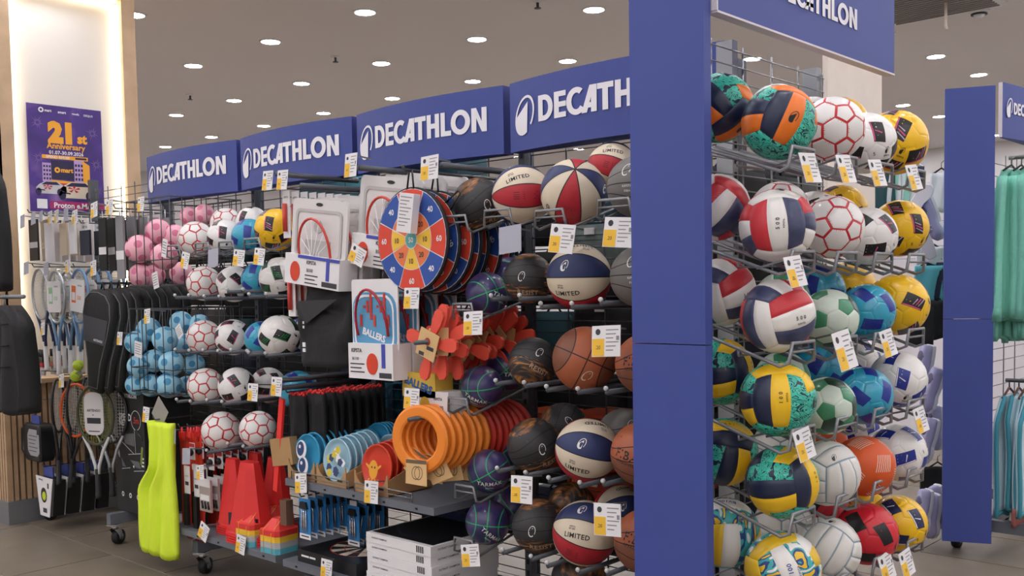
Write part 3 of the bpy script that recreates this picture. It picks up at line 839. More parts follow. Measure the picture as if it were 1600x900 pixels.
for r_ in range(6):
    for l_ in range(4):
        o = obj('ball_lane', LANE, None, (XE+.012, LY[l_]-.01, ROWZ[r_]-.035), label='wire ball lane of the end rack, %s, %s from the tall blue board' % (rown[r_], ('first', 'second', 'third', 'fourth')[l_]), cat='rack', group='wire ball lanes of the end rack')
E_ = [  # front balls: kind, px, py, r, spin, words
 ('teal_orange_volleyball', 1217, 192, 58, (0, 8, -24), 'teal and orange volleyball with a black emblem on its orange band'),
 ('red_line_soccer_ball', 1300, 202, 50, (14, 8, 6), 'white soccer ball with red lines, front ball of the top row of the end rack'),
 ('white_black_soccer_ball', 1352, 224, 47, (0, 0, 10), 'white soccer ball with black and pink patches in the top row of the end rack'),
 ('yellow_soccer_ball', 1398, 223, 50, (0, -20, -20), 'yellow soccer ball with black patches, front of the top row of the end rack'),
 ('red_white_navy_volleyball', 1214, 354, 59, (0, -14, 6), 'red, white and navy volleyball with a white label strip, second row of the end rack'),
 ('red_line_soccer_ball', 1300, 355, 49, (-12, 22, 20), 'white soccer ball with red lines, front ball of the second row of the end rack'),
 ('white_black_soccer_ball', 1355, 370, 46, (12, 30, 40), 'white soccer ball with black patches, front of the second row of the end rack'),
 ('yellow_soccer_ball', 1405, 357, 44, (10, 10, 10), 'yellow soccer ball, front of the second row of the end rack'),
 ('red_white_navy_volleyball', 1215, 494, 58, (-20, 10, -74), 'red, white and navy volleyball with a slanted white 500 strip, front of the third row'),
 ('green_panel_soccer_ball', 1296, 497, 45, (8, 20, 0), 'green and pale mint panelled soccer ball, front of the third row of the end rack'),
 ('turquoise_soccer_ball', 1355, 487, 43, (10, 30, 30), 'turquoise soccer ball with navy patches, front of the third row of the end rack'),
 ('yellow_soccer_ball', 1402, 476, 48, (20, 0, 70), 'yellow soccer ball, front of the third row of the end rack'),
 ('teal_yellow_volleyball', 1215, 623, 59, (0, -10, 2), 'teal and yellow volleyball with an upright 100 strip, front of the fourth row'),
 ('green_panel_soccer_ball', 1292, 634, 45, (-30, -20, 20), 'green and pale mint panelled soccer ball, front of the fourth row of the end rack'),
 ('turquoise_soccer_ball', 1349, 618, 45, (-10, 20, -20), 'turquoise soccer ball with navy patches, front of the fourth row of the end rack'),
 ('white_blue_soccer_ball', 1403, 593, 44, (10, -20, -10), 'white soccer ball with blue patches, front of the fourth row of the end rack'),
 ('teal_yellow_volleyball', 1222, 753, 57, (0, 50, 10), 'teal and yellow volleyball with a black emblem, front of the fifth row'),
 ('white_volleyball', 1292, 739, 51, (20, 24, 14), 'white volleyball with grey-blue seams, front of the fifth row of the end rack'),
 ('orange_ball', 1350, 728, 47, (0, 10, 0), 'orange ball with white hatched lines, front of the fifth row of the end rack'),
 ('white_blue_soccer_ball', 1403, 707, 44, (-20, 40, 30), 'white soccer ball with blue patches, front of the fifth row of the end rack'),
 ('swirl_volleyball', 1223, 888, 59, (-6, 0, 26), 'swirl patterned yellow, mint and white volleyball, lowest front ball beside the tall blue board'),
 ('white_volleyball', 1293, 858, 51, (0, -24, -30), 'white volleyball with grey-blue seams, front of the bottom row of the end rack'),
 ('red_black_soccer_ball', 1354, 834, 48, (10, 10, 30), 'red soccer ball with black patches, front of the bottom row of the end rack'),
 ('yellow_navy_soccer_ball', 1403, 818, 44, (0, 20, 20), 'yellow soccer ball with navy patches in the bottom row of the end rack')]
for k, px, py, r, sp_, lb in E_:
    c = PX(px, py, XF); ball(k, c, r*depth(c)/F, vfr(*sp_), lb, 'front balls of the end rack')
B2 = [
 ('teal_orange_volleyball', 1124, 169, 54, (20, 60, -30), 'teal and orange volleyball half hidden by the tall blue board, top row'),
 ('red_line_soccer_ball', 1213, 178, 46, (0, 30, 50), 'white soccer ball with red lines behind the teal and orange volleyball'),
 ('yellow_soccer_ball', 1313, 196, 43, (30, 10, 0), 'yellow soccer ball behind the front balls of the top row of the end rack'),
 ('white_black_soccer_ball', 1268, 196, 44, (30, 60, 0), 'white and black soccer ball deep in the top row of the end rack'),
 ('red_white_navy_volleyball', 1120, 324, 52, (0, 70, 50), 'red, white and navy volleyball half hidden by the tall blue board, second row'),
 ('red_line_soccer_ball', 1218, 330, 46, (0, 30, 50), 'white soccer ball with red lines behind the second-row volleyball'),
 ('white_black_soccer_ball', 1272, 342, 43, (30, 60, 0), 'white and black soccer ball deep in the second row of the end rack'),
 ('yellow_soccer_ball', 1313, 331, 42, (40, 10, 30), 'yellow soccer ball behind the front balls of the second row of the end rack'),
 ('red_white_navy_volleyball', 1128, 456, 53, (-30, 20, -70), 'red, white and navy volleyball half hidden by the tall blue board, third row'),
 ('green_panel_soccer_ball', 1222, 468, 43, (8, 60, 0), 'green and mint soccer ball behind the third-row volleyball'),
 ('turquoise_soccer_ball', 1278, 455, 42, (10, 70, 30), 'turquoise soccer ball behind the green one, third row of the end rack'),
 ('yellow_soccer_ball', 1326, 452, 42, (60, 0, 70), 'yellow soccer ball behind the turquoise one, third row of the end rack'),
 ('teal_yellow_volleyball', 1125, 580, 52, (10, 60, 16), 'teal and yellow volleyball half hidden by the tall blue board, fourth row'),
 ('green_panel_soccer_ball', 1222, 592, 43, (8, 60, 0), 'green and mint soccer ball behind the upright-strip volleyball'),
 ('turquoise_soccer_ball', 1279, 577, 43, (30, 70, 30), 'turquoise soccer ball behind the green one, fourth row of the end rack'),
 ('white_blue_soccer_ball', 1333, 566, 42, (10, 50, 0), 'white soccer ball with blue patches behind the turquoise one, fourth row'),
 ('teal_yellow_volleyball', 1131, 706, 53, (0, 60, 80), 'teal and yellow volleyball half hidden by the tall blue board, fifth row'),
 ('white_volleyball', 1222, 700, 46, (20, 24, 14), 'white volleyball with grey-blue seams behind the fifth-row teal and yellow one'),
 ('orange_ball', 1281, 690, 42, (0, 60, 0), 'orange ball behind the white volleyball, fifth row of the end rack'),
 ('white_blue_soccer_ball', 1333, 674, 42, (-20, 80, 30), 'white soccer ball with blue patches behind the orange ball, fifth row'),
 ('swirl_volleyball', 1132, 832, 55, (0, 70, 90), 'swirl patterned volleyball half hidden by the tall blue board, bottom row'),
 ('white_volleyball', 1224, 820, 46, (20, 24, 14), 'white volleyball behind the lowest swirl patterned one'),
 ('red_black_soccer_ball', 1284, 800, 42, (0, 60, 0), 'red soccer ball behind the white volleyball, bottom row of the end rack'),
 ('yellow_navy_soccer_ball', 1334, 780, 42, (0, 70, 0), 'yellow soccer ball with navy patches, back of the bottom row of the end rack')]
for k, px, py, r, sp_, lb in B2:
    c = PX(px, py, XB2); ball(k, c, min(.108, r*depth(c)/F), vfr(*sp_), lb, 'back balls of the end rack')

# ---- long gondola: basketballs and soccer balls
YF, YK = 2.88, 3.09
L_ = [
 ('black_flame_basketball', 748, 320, 42, (20, 30, 40), 'black basketball with flame print, first of the top row of basketballs'),
 ('tricolour_basketball', 815, 305, 47, (-58, 8, 4), 'cream, red and navy LIMITED basketball with its red band in front, top row'),
 ('tricolour_basketball', 896, 301, 52, (22.5, -90, -12, -34), 'red, cream and navy basketball with its seams crossing in front, top row'),
 ('grey_basketball', 996, 292, 48, (0, 0, 0), 'grey basketball in the top row, cut off by the tall blue board'),
 ('mini_basketball', 761, 459, 34, (0, 30, 20), 'small purple basketball with green seams, first of the second basketball row'),
 ('black_flame_basketball', 826, 435, 39, (0, 0, -4), 'black basketball with white emblem and flame print, second basketball row'),
 ('tricolour_basketball', 905, 433, 51, (4, -14, 0), 'navy, cream and red LIMITED basketball with a white emblem, second row'),
 ('grey_basketball', 1001, 432, 48, (0, 4, 0), 'grey basketball in the second row, cut off by the tall blue board'),
 ('mini_basketball', 753, 604, 33, (10, -40, 0), 'small green and purple basketball in front of the throwing vanes'),
 ('black_flame_basketball', 833, 566, 39, (-30, 20, -30), 'black basketball with flame print, third basketball row'),
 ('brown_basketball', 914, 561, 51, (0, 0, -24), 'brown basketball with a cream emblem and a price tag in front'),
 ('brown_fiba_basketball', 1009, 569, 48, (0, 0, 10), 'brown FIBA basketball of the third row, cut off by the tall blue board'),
 ('mini_basketball', 764, 736, 34, (0, -30, 30), 'small purple TARMAK basketball right of the orange and red rings'),
 ('black_flame_basketball', 835, 696, 43, (10, 30, 30), 'black basketball with flame print, fourth basketball row'),
 ('tricolour_basketball', 917, 703, 50, (8, 0, -14), 'navy banded LIMITED basketball with a white emblem, fourth row'),
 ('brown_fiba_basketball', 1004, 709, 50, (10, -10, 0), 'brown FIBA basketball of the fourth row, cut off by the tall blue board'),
 ('mini_basketball', 762, 816, 35, (0, 0, -6), 'small purple TARMAK basketball, lowest of the small ones'),
 ('black_flame_basketball', 843, 822, 43, (0, 0, 4), 'black basketball with white emblem, bottom basketball row'),
 ('tricolour_basketball', 914, 833, 51, (-30, -6, -16), 'cream and red LIMITED basketball with a navy top, bottom row'),
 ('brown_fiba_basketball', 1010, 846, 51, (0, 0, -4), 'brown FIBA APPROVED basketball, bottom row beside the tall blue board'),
 ('red_line_soccer_ball', 306, 374, 28, (0, 20, 10), 'white soccer ball with red lines, front of the top soccer row'),
 ('white_black_soccer_ball', 352, 371, 28, (0, 0, 0), 'white and black soccer ball, front of the top soccer row'),
 ('turquoise_soccer_ball', 390, 370, 28, (0, 0, 0), 'turquoise soccer ball with navy patches, front of the top soccer row'),
 ('yellow_soccer_ball', 431, 359, 33, (0, -14, 0), 'yellow soccer ball with black patches beside the hoop sets'),
 ('red_line_soccer_ball', 319, 443, 27, (10, 40, 30), 'white soccer ball with red lines, front of the second soccer row'),
 ('white_black_soccer_ball', 366, 444, 28, (20, 20, 50), 'white and black soccer ball, front of the second soccer row'),
 ('turquoise_soccer_ball', 403, 437, 26, (20, 20, 0), 'turquoise soccer ball with navy patches, front of the second soccer row'),
 ('white_green_soccer_ball', 438, 435, 33, (0, 0, 20), 'white soccer ball with black and green patches, second soccer row'),
 ('red_line_soccer_ball', 319, 527, 27, (0, 60, 60), 'white soccer ball with red lines, front of the third soccer row'),
 ('white_black_soccer_ball', 364, 527, 28, (0, 50, 90), 'white and black soccer ball, front of the third soccer row'),
 ('turquoise_soccer_ball', 409, 529, 27, (0, 60, 0), 'turquoise soccer ball with navy patches, front of the third soccer row'),
 ('white_green_soccer_ball', 437, 525, 33, (30, 0, 70), 'white soccer ball with black and green patches, third soccer row'),
 ('red_line_soccer_ball', 321, 603, 28, (40, 10, 10), 'white soccer ball with red lines and a red pentagon, fourth soccer row'),
 ('white_black_soccer_ball', 370, 603, 29, (0, 10, 40), 'white and black soccer ball, front of the fourth soccer row'),
 ('turquoise_soccer_ball', 465, 609, 30, (0, 50, 20), 'turquoise soccer ball behind two grey rods, below the black bag'),
 ('red_line_soccer_ball', 346, 674, 31, (0, 20, 50), 'red-lined white soccer ball, left of the pair above the red cones'),
 ('red_line_soccer_ball', 403, 671, 29, (30, 30, 0), 'red-lined white soccer ball, right of the pair above the red cones')]
for k, px, py, r, sp_, lb in L_:
    y = YF if px != 465 else 3.0
    c = PY(px, py, y); ball(k, c, r*depth(c)/F, vfr(*sp_), lb, 'basketballs on the long gondola' if 'basketball' in k else 'soccer balls on the long gondola')
K_ = [
 ('red_line_soccer_ball', 354, 350, 25, (50, 20, 10), 'white soccer ball with red lines, back of the top soccer row'),
 ('white_black_soccer_ball', 394, 349, 26, (40, 0, 0), 'white and black soccer ball, back of the top soccer row'),
 ('white_blue_soccer_ball', 474, 525, 29, (0, 0, 0), 'white soccer ball with blue patches beside the black bag'),
 ('white_black_soccer_ball', 419, 602, 28, (0, 40, 20), 'white and black soccer ball behind two price tags, fourth soccer row'),
 ('tricolour_basketball', 957, 262, 40, (-58, 0, -20), 'cream and red LIMITED basketball at the back of the top row'),
 ('mini_basketball', 797, 431, 33, (0, 60, 20), 'small dark basketball behind the purple one, second basketball row'),
 ('mini_basketball', 791, 577, 33, (0, 0, 40), 'small TARMAK basketball at the back of the third row'),
 ('mini_basketball', 799, 694, 33, (0, 0, 40), 'small TARMAK basketball at the back of the fourth row'),
 ('mini_basketball', 800, 795, 33, (30, 0, 40), 'small dark basketball at the back of the bottom row'),
 ('black_flame_basketball', 880, 668, 39, (0, 40, 60), 'black flame basketball at the back of the fourth row'),
 ('grey_basketball', 975, 680, 42, (0, 40, 0), 'grey basketball at the back of the fourth row'),
 ('black_flame_basketball', 892, 792, 39, (50, 0, 60), 'black flame basketball at the back of the bottom row'),
 ('tricolour_basketball', 968, 800, 42, (0, 20, 0), 'navy and cream basketball at the back of the bottom row'),
 ('black_flame_basketball', 905, 905, 44, (50, 0, 0), 'plain black basketball at the lower edge of the photo, below the bottom row')]
for k, px, py, r, sp_, lb in K_:
    c = PY(px, py, YK); ball(k, c, r*depth(c)/F, vfr(*sp_), lb, 'balls at the back of the long gondola')
# ================================================================ helpers for goods
ORD = ['front', 'second', 'third', 'fourth', 'fifth', 'sixth', 'seventh', 'eighth', 'ninth', 'tenth', 'eleventh', 'twelfth', 'thirteenth', 'fourteenth', 'fifteenth', 'sixteenth']
def dup(root, loc, rot=None, label=None, scale=None):
    r = root.copy(); COL.objects.link(r); r.location = loc
    if rot is not None: r.rotation_euler = rot
    if scale: r.scale = (scale,)*3
    if label: r['label'] = label
    for ch in root.children:
        c = ch.copy(); COL.objects.link(c); c.parent = r
        for gch in ch.children:
            d = gch.copy(); COL.objects.link(d); d.parent = c
    return r
m_card = mat('white_card', 'e9e6e6', .6)
m_cardb = mat('cardboard', 'b08a5e', .75, noise=.06, nscale=12)
m_yel = mat('tag_yellow', 'f0bd35', .6)
m_ink = mat('print_grey', '8d8b90', .7)
m_inkd = mat('print_dark', '3a3a40', .7)
m_lav = mat('tag_back', 'a9a9b6', .6)
m_redp = mat('signal_red', 'dd2e2c', .45)
m_fab = mat('black_fabric', '19191b', .8, bump=.3, bscale=25)
# ---------------------------------------------------------------- price tags
_tag = {}
def tag_mesh(w_, h_):
    k = (round(w_, 3), round(h_, 3))
    if k not in _tag:
        c = MB().box((0, 0, 0), (w_, .002, h_)).mesh('card', m_card)
        y = MB().box((-w_*.27, -.0014, -h_*.2), (w_*.42, .0012, h_*.56)).mesh('yellow_block', m_yel)
        p = MB(); p.flat(circ(-w_*.28, h_*.3, w_*.09, 10)[::-1], -.0016, 1)
        for i in range(6): p.flat(rect(w_*.0, h_*(.34-.13*i), w_*(.44-.09*(i % 3)), h_*(.34-.13*i)+h_*.035), -.0016, 0)
        p.flat(rect(w_*.36, h_*.02, w_*.46, h_*.16), -.0016, 0)
        put_text(p, '.20', -w_*.27, -h_*.2, wd=w_*.17, y=-.0026, m=1)
        sl = MB(); sl.box((0, .003, h_*.5-.004), (w_*.5, .004, .01)); sl.box((0, .055, h_*.5-.004), (.006, .11, .006))
        _tag[k] = (c, y, p.mesh('print', [m_ink, m_inkd]), MB().box((0, 0, 0), (w_, .002, h_)).mesh('card', m_lav), sl.mesh('clip', m_steel2))
    return _tag[k]
def price_tag(c, label, w_=.08, h_=.075, rz=0, roll=0, tilt=-8, grey=False, group='price tags'):
    cm, ym, pm, gm, cl = tag_mesh(w_, h_)
    o = obj('price_tag', gm if grey else cm, None, c, (math.radians(tilt), math.radians(roll), rz), None, label, 'price tag', group)
    if not grey: obj('yellow_block', ym, o); obj('print', pm, o, kind='stuff')
    obj('clip', cl, o)
    return o
def hook(x, z, y0=2.73, y1=3.2, label='', r=.004, up=.02):
    o = MB().tube([(0, y1, 0), (0, y0+.01, 0), (0, y0, up)], r, 6).build('display_hook', m_wire, loc=(x, 0, z))
    return tag(o, label, 'hook', 'display hooks')
# ================================================================ lanes and rods under the balls of the long gondola
LM2 = MB(); lane(LM2, 'x', .145, .46); LANE2 = LM2.mesh('ball_lane', m_lane)
LM3 = MB(); lane(LM3, 'x', .115, .46, .08); LANE3 = LM3.mesh('ball_lane', m_lane)
rod_mb = MB().tube([(0, 3.2, 0), (0, 2.75, 0)], .0095, 8)
ROD = rod_mb.mesh('rod', m_steel); KNOB = MB().ball((0, 2.745, .014), .009, 5).mesh('knob', mat('knob_white', 'c8c8c8', .4))
for (k, px, py, r, sp_, lb) in L_:
    if px == 465: continue
    c = PY(px, py, YF); R = r*depth(c)/F
    short = lb
    top = py < 380
    if k == 'mini_basketball':
        o = obj('ball_lane', LANE3, None, (c.x, 3.2, c.z-math.sqrt(max(1e-4, R*R-.0033))-.006), (0, 0, -PI/2), None, 'lane under '+short, 'rack', 'wire ball lanes of the long gondola')
    elif top:
        o = obj('ball_lane', LANE2, None, (c.x, 3.2, c.z-math.sqrt(max(1e-4, R*R-.0052))-.006), (0, 0, -PI/2), None, 'lane under '+short, 'rack', 'wire ball lanes of the long gondola')
    else:
        o = empty('rod_pair', (c.x, 0, c.z-math.sqrt(max(1e-4, (R+.0095)**2-.0053))), 'rods under '+short, 'rack', 'rod pairs under the balls')
        for sx in (-.073, .073): q = obj('rod', ROD, o, (sx, 0, 0)); obj('knob', KNOB, q)
# ================================================================ price tags
TG = [ # px, py, w, h (m), roll, grey, words
 (418, 282, .08, .09, 2, 0, 'white and yellow price tag, left of the two under the second blue header'),
 (441, 281, .08, .09, 2, 0, 'white and yellow price tag, right of the two under the second blue header'),
 (548, 258, .08, .10, 0, 0, 'white and yellow price tag at the seam between second and third blue headers'),
 (671, 262, .10, .095, -2, 0, 'white and yellow price tag at the lower edge of the third blue header'),
 (498, 430, .08, .085, 0, 0, 'white price tag over the black bags'),
 (558, 399, .10, .075, 24, 0, 'tilted price tag between the two large hoop sets'),
 (643, 466, .09, .085, 0, 0, 'white price tag right of the small blue hoop set'),
 (739, 505, .10, .09, -3, 0, 'white price tag in front of the red throwing vanes'),
 (797, 374, .11, .10, -5, 1, 'blank grey tag under the first LIMITED basketball'),
 (878, 373, .11, .10, 6, 0, 'white price tag under the red, cream and navy top-row basketball'),
 (966, 363, .12, .10, 4, 0, 'white price tag under the top-row grey basketball'),
 (947, 533, .12, .105, -3, 0, 'white price tag in front of the brown basketball'),
 (643, 623, .09, .085, 0, 0, 'white price tag above the orange rings'),
 (432, 604, .085, .09, 0, 0, 'price tag in front of the fourth soccer row, beside the grey rods'),
 (395, 613, .085, .085, 0, 0, 'price tag in front of the lower white and black soccer ball'),
 (470, 755, .09, .09, -8, 0, 'price tag on the frisbee shelf below the blue frisbees'),
 (580, 769, .09, .095, -3, 0, 'price tag on the frisbee shelf below the red frisbees'),
 (815, 765, .105, .10, -3, 0, 'white price tag right of the upper TARMAK basketball'),
 (949, 812, .115, .11, -5, 0, 'white price tag in front of the lowest FIBA basketball'),
 (735, 868, .10, .085, -12, 0, 'tilted price tag under the lowest TARMAK basketball'),
 (510, 889, .08, .085, 0, 0, 'price tag below the flat dartboard box'),
 (289, 407, .075, .085, 12, 0, 'price tag under the red-lined ball of the top soccer row'),
 (333, 403, .095, .09, -4, 1, 'blank grey tag under the top-row white and black soccer ball'),
 (373, 403, .095, .08, 6, 0, 'price tag under the top-row turquoise soccer ball'),
 (405, 401, .085, .08, 6, 0, 'price tag under the yellow soccer ball beside the hoop sets'),
 (220, 319, .07, .08, 0, 0, 'price tag on top of the basket of pink balls'),
 (230, 494, .065, .08, -6, 0, 'price tag on the rim of the basket of blue balls'),
 (187, 529, .06, .075, 0, 0, 'price tag hanging in front of the black racket bags'),
 (228, 648, .07, .085, 3, 0, 'price tag over the neon yellow bib'),
 (269, 682, .075, .08, -5, 1, 'blank grey tag on the shoulder of the neon bib'),
 (291, 713, .08, .085, -6, 1, 'blank grey tag over the hanging tape packs'),
 (318, 831, .085, .085, 22, 0, 'tilted price tag on the front edge of the cone shelf'),
 (376, 851, .08, .09, 6, 0, 'price tag on the cone shelf below the stacked marker cones'),
 (313, 738, .07, .075, -10, 0, 'price tag in front of the hanging white packs')]
for px, py, w_, h_, roll, gr, lb in TG:
    price_tag(PY(px, py, 2.685), lb, w_, h_, 0, roll, -6, gr, 'price tags of the long gondola')
TE = [(1266, 262, 'price tag under the teal and orange volleyball', -8), (1322, 264, 'price tag under the red-lined ball of the top row of the end rack', -10),
 (1371, 270, 'price tag under the white and black ball of the top row of the end rack', -10), (1428, 277, 'price tag under the top-row yellow ball of the end rack', -14),
 (1243, 424, 'price tag between the two red, white and navy volleyballs', -10), (1320, 547, 'large price tag under the upper green ball of the end rack', -12),
 (1388, 536, 'price tag under the upper turquoise ball of the end rack', -12), (1257, 694, 'price tag between the two teal and yellow volleyballs', -12),
 (1439, 656, 'price tag right of the white and blue ball, fourth row of the end rack', -8), (1386, 886, 'pale tag at the lower edge under the red soccer ball', -12), (1417, 880, 'pale tag at the lower edge under the yellow and navy ball', -10)]
for px, py, lb, roll in TE:
    o = price_tag(PX(px, py, -1.272), lb, (.095 if 'large' not in lb else .115), (.085 if 'large' not in lb else .115), PI/2, 0, -10, False, 'price tags of the end rack')
    o.rotation_euler = (math.radians(-14), math.radians(roll*.5), PI/2)
# ================================================================ wire baskets of soft balls
def basket(x0, x1, y0, y1, z0, z1, label):
    mb = MB()
    o = empty('wire_basket', (0, 0, 0)); wv = MB()
    for z, r in ((z1, .005), (z0, .005), ((z0*2+z1)/3-.02, .003)): MB().tube([(x0, y0, z), (x1, y0, z), (x1, y1, z), (x0, y1, z)], r, 6, closed=True).build('hoop', m_wire, o)
    for k in range(6):
        x = x0+(x1-x0)*k/5; wv.tube([(x, y0, z1), (x, y0, z0), (x, y1, z0), (x, y1, z1)], .0032, 5)
    for k in range(1, 6):
        y = y0+(y1-y0)*k/6
        for x in (x0, x1): wv.tube([(x, y, z1), (x, y, z0)], .0032, 5)
        wv.tube([(x0, y, z0), (x1, y, z0)], .0032, 5)
    wv.build('wires', m_wire, o, kind='stuff'); return tag(o, label, 'basket')
bk = basket(-5.51, -5.02, 2.74, 3.18, 1.585, 2.063, 'tall wire basket holding the pink soft balls')
mb = MB()
for k in range(9): mb.tube([(-5.51+.061*k, 2.74, 2.063), (-5.51+.061*k, 3.18, 2.063)], .003, 5)
basket(-5.52, -5.045, 2.74, 3.18, .98, 1.455, 'tall wire basket holding the light blue soft balls')
SB = [('pink', [(218, 389, 22, 2.81), (247, 362, 20, 2.93), (274, 369, 18, 3.0), (257, 401, 21, 2.83), (219, 430, 18, 2.82), (241, 430, 17, 2.90), (283, 427, 18, 3.0), (319, 335, 16, 3.1), (296, 338, 15, 3.1)]),
      ('blue', [(232, 515, 19, 2.9), (258, 530, 20, 2.82), (213, 535, 18, 2.83), (283, 504, 18, 3.02), (312, 508, 17, 3.1), (290, 538, 17, 2.98), (217, 572, 18, 2.82), (241, 564, 18, 2.9), (268, 568, 20, 2.84), (303, 570, 17, 3.05), (213, 601, 17, 2.85), (236, 602, 18, 2.88), (264, 602, 20, 2.83), (293, 604, 17, 2.98)])]
where = {'pink': ['in front, against the left wires', 'at the top, behind the front one', 'upper back, beside the soccer balls', 'in the middle behind the white label', 'bottom left', 'bottom, behind the paper tag', 'bottom right by the soccer balls', 'at the back behind the top wires', 'at the back left behind the top wires'],
         'blue': ['at the top behind the rim tag', 'upper middle at the front wires', 'upper left behind the white label', 'at the top back', 'at the top back right', 'upper right beside the red-lined ball', 'middle left', 'in the middle with a round sticker', 'middle right at the front corner', 'middle back', 'bottom left corner', 'bottom middle', 'bottom right at the front corner', 'bottom back']}
for col, lst in SB:
    for (px, py, r, y), wd in zip(lst, where[col]):
        c = PY(px, py, y); ball(col+'_soft_ball', c, r*depth(c)/F, vfr(random.uniform(-60, 60), random.uniform(-60, 60), random.uniform(-60, 60)), 'spotted %s soft ball in the wire basket, %s' % (col, wd), col+' soft balls in the basket')
for px, py, a, b, ro, lb in ((257, 388, .05, .1, 14, 'white paper label among the pink balls'), (243, 438, .06, .09, -12, 'blank paper tag low on the pink ball basket'), (216, 546, .085, .09, 8, 'printed paper label on the blue ball basket'), (280, 518, .06, .07, -30, 'pale paper tag behind the blue ball basket rim')):
    o = MB().box((0, 0, 0), (a, .002, b)).build('paper_label', m_card, None, loc=PY(px, py, 2.725), rot=(0, math.radians(ro), 0), label=lb, cat='label', group='paper labels of the soft balls')
    mb = MB()
    for k in range(5): mb.flat(rect(-a*.4, b*(.3-.15*k), a*(.4-.1*(k % 2)), b*(.3-.15*k)+b*.05), -.0015)
    mb.build('print', m_ink, o)
o = MB().box((0, 0, 0), (.13, .003, .13)).build('card_tag', mat('grey_card', '9a9690', .6), None, loc=PY(250, 645, 2.70), rot=(0, math.radians(40), 0), label='grey square card hanging on its corner over the neon bib', cat='tag')
# ================================================================ shelves
def shelf(x0, x1, y0, y1, z, label, t=.032, lip=.02):
    mb = MB().box(((x0+x1)/2, (y0+y1)/2, z-t/2), (x1-x0, y1-y0, t))
    o = mb.build('shelf', m_shelf); lp = MB()
    for k in range(5):
        x = x0+(x1-x0)*(k+.5)/5; lp.box((x, y0-.002, z-t/2), (.012, .003, .008))
    lp.build('slots', m_black, o)
    MB().box((x0+.01, (y0+y1)/2+.1, z-t-.03), (.004, y1-y0-.25, .06)).build('bracket', m_steel, o); MB().box((x1-.01, (y0+y1)/2+.1, z-t-.03), (.004, y1-y0-.25, .06)).build('bracket', m_steel, o)
    return tag(o, label, 'shelf')
shelf(-5.08, -4.06, 2.70, 3.17, .272, 'low grey metal shelf holding the red cones')
shelf(-3.96, -2.935, 2.70, 3.17, .662, 'grey metal shelf holding the frisbees')
shelf(-4.00, -2.90, 2.70, 3.17, .268, 'lowest grey shelf under the white boxes and dartboard box')
for x0, x1, lb in ((-3.93, -3.5, 'low wire fence on the frisbee shelf before the blue frisbees'), (-3.46, -3.08, 'low wire fence on the frisbee shelf before the red frisbees')):
    MB().tube([(x0, 2.715, .66), (x0, 2.715, .70), (x1, 2.715, .70), (x1, 2.715, .66)], .0028, 6).tube([(x0, 2.715, .68), (x1, 2.715, .68)], .002, 5).build('wire_fence', m_wire2, label=lb, cat='fence')
# ================================================================ red cones
def cone_big(px, ptop, pbase, y, label, wd=.15, text=False, rz=0):
    b = PY(px, pbase, y); t = PY(px, ptop, y); h = t.z-.273
    o = empty('tall_cone', (b.x, y, .273), label, 'cone', 'tall red cones', rz)
    mb = MB(); n = 8
    def oct_(s, k): return [Vector((s*x, s*.62*yy, k)) for x, yy in ((-.5, -.22), (-.22, -.5), (.22, -.5), (.5, -.22), (.5, .22), (.22, .5), (-.22, .5), (-.5, .22))]
    pr = [(wd*1.02, .048), (wd*.98, .055), (wd*.44, h*.95), (wd*.40, h), (wd*.1, h)]
    vs = [v for s, k in pr for v in oct_(s, k)]
    mb.add(vs, [(i*8+k, i*8+(k+1) % 8, (i+1)*8+(k+1) % 8, (i+1)*8+k) for i in range(len(pr)-1) for k in range(8)]+[tuple(len(vs)-8+k for k in range(8))])
    mb.build('body', m_redp, o)
    rm = MB()
    for k in range(4):
        vs = oct_(wd*1.12, .012*k+.0)+oct_(wd*1.12, .012*k+.008)+oct_(wd*.95, .012*k+.012)
        rm.add(vs, [(i*8+q, i*8+(q+1) % 8, (i+1)*8+(q+1) % 8, (i+1)*8+q) for i in range(2) for q in range(8)]+[tuple(range(7, -1, -1)), tuple(16+q for q in range(8))])
    rm.build('stacked_rims', m_redp, o)
    if text:
        lm_ = MB(); lm_.add([(-wd*.42, -.058, .075), (wd*.42, -.058, .075), (wd*.34, -.048, .145), (-.28*wd, -.048, .145)], [(0, 1, 2, 3)])
        lm_.box((0, -.05, .105), (wd*.84, .012, .06)); q = lm_.build('label_band', mat('navy_label', '1b2233', .5), o)
        tb = MB(); put_text(tb, 'KIPSTA', -.012, .11, h=.011, y=-.060, bold=.02, spacing=1.4); tb.box((.045, -.0595, .12), (.03, .001, .008)); tb.build('lettering', m_white, q)
    return o
cone_big(367, 717, 832, 2.84, 'tall red cone, leftmost of four on the low shelf', .22)
cone_big(394, 722, 842, 2.80, 'tall red cone with a navy KIPSTA label, front one on the low shelf', .30, True)
cone_big(402, 708, 825, 3.02, 'tall red cone at the back of the low shelf', .20)
cone_big(434, 715, 835, 2.98, 'tall red cone on the low shelf, behind the stacked marker cones', .24)
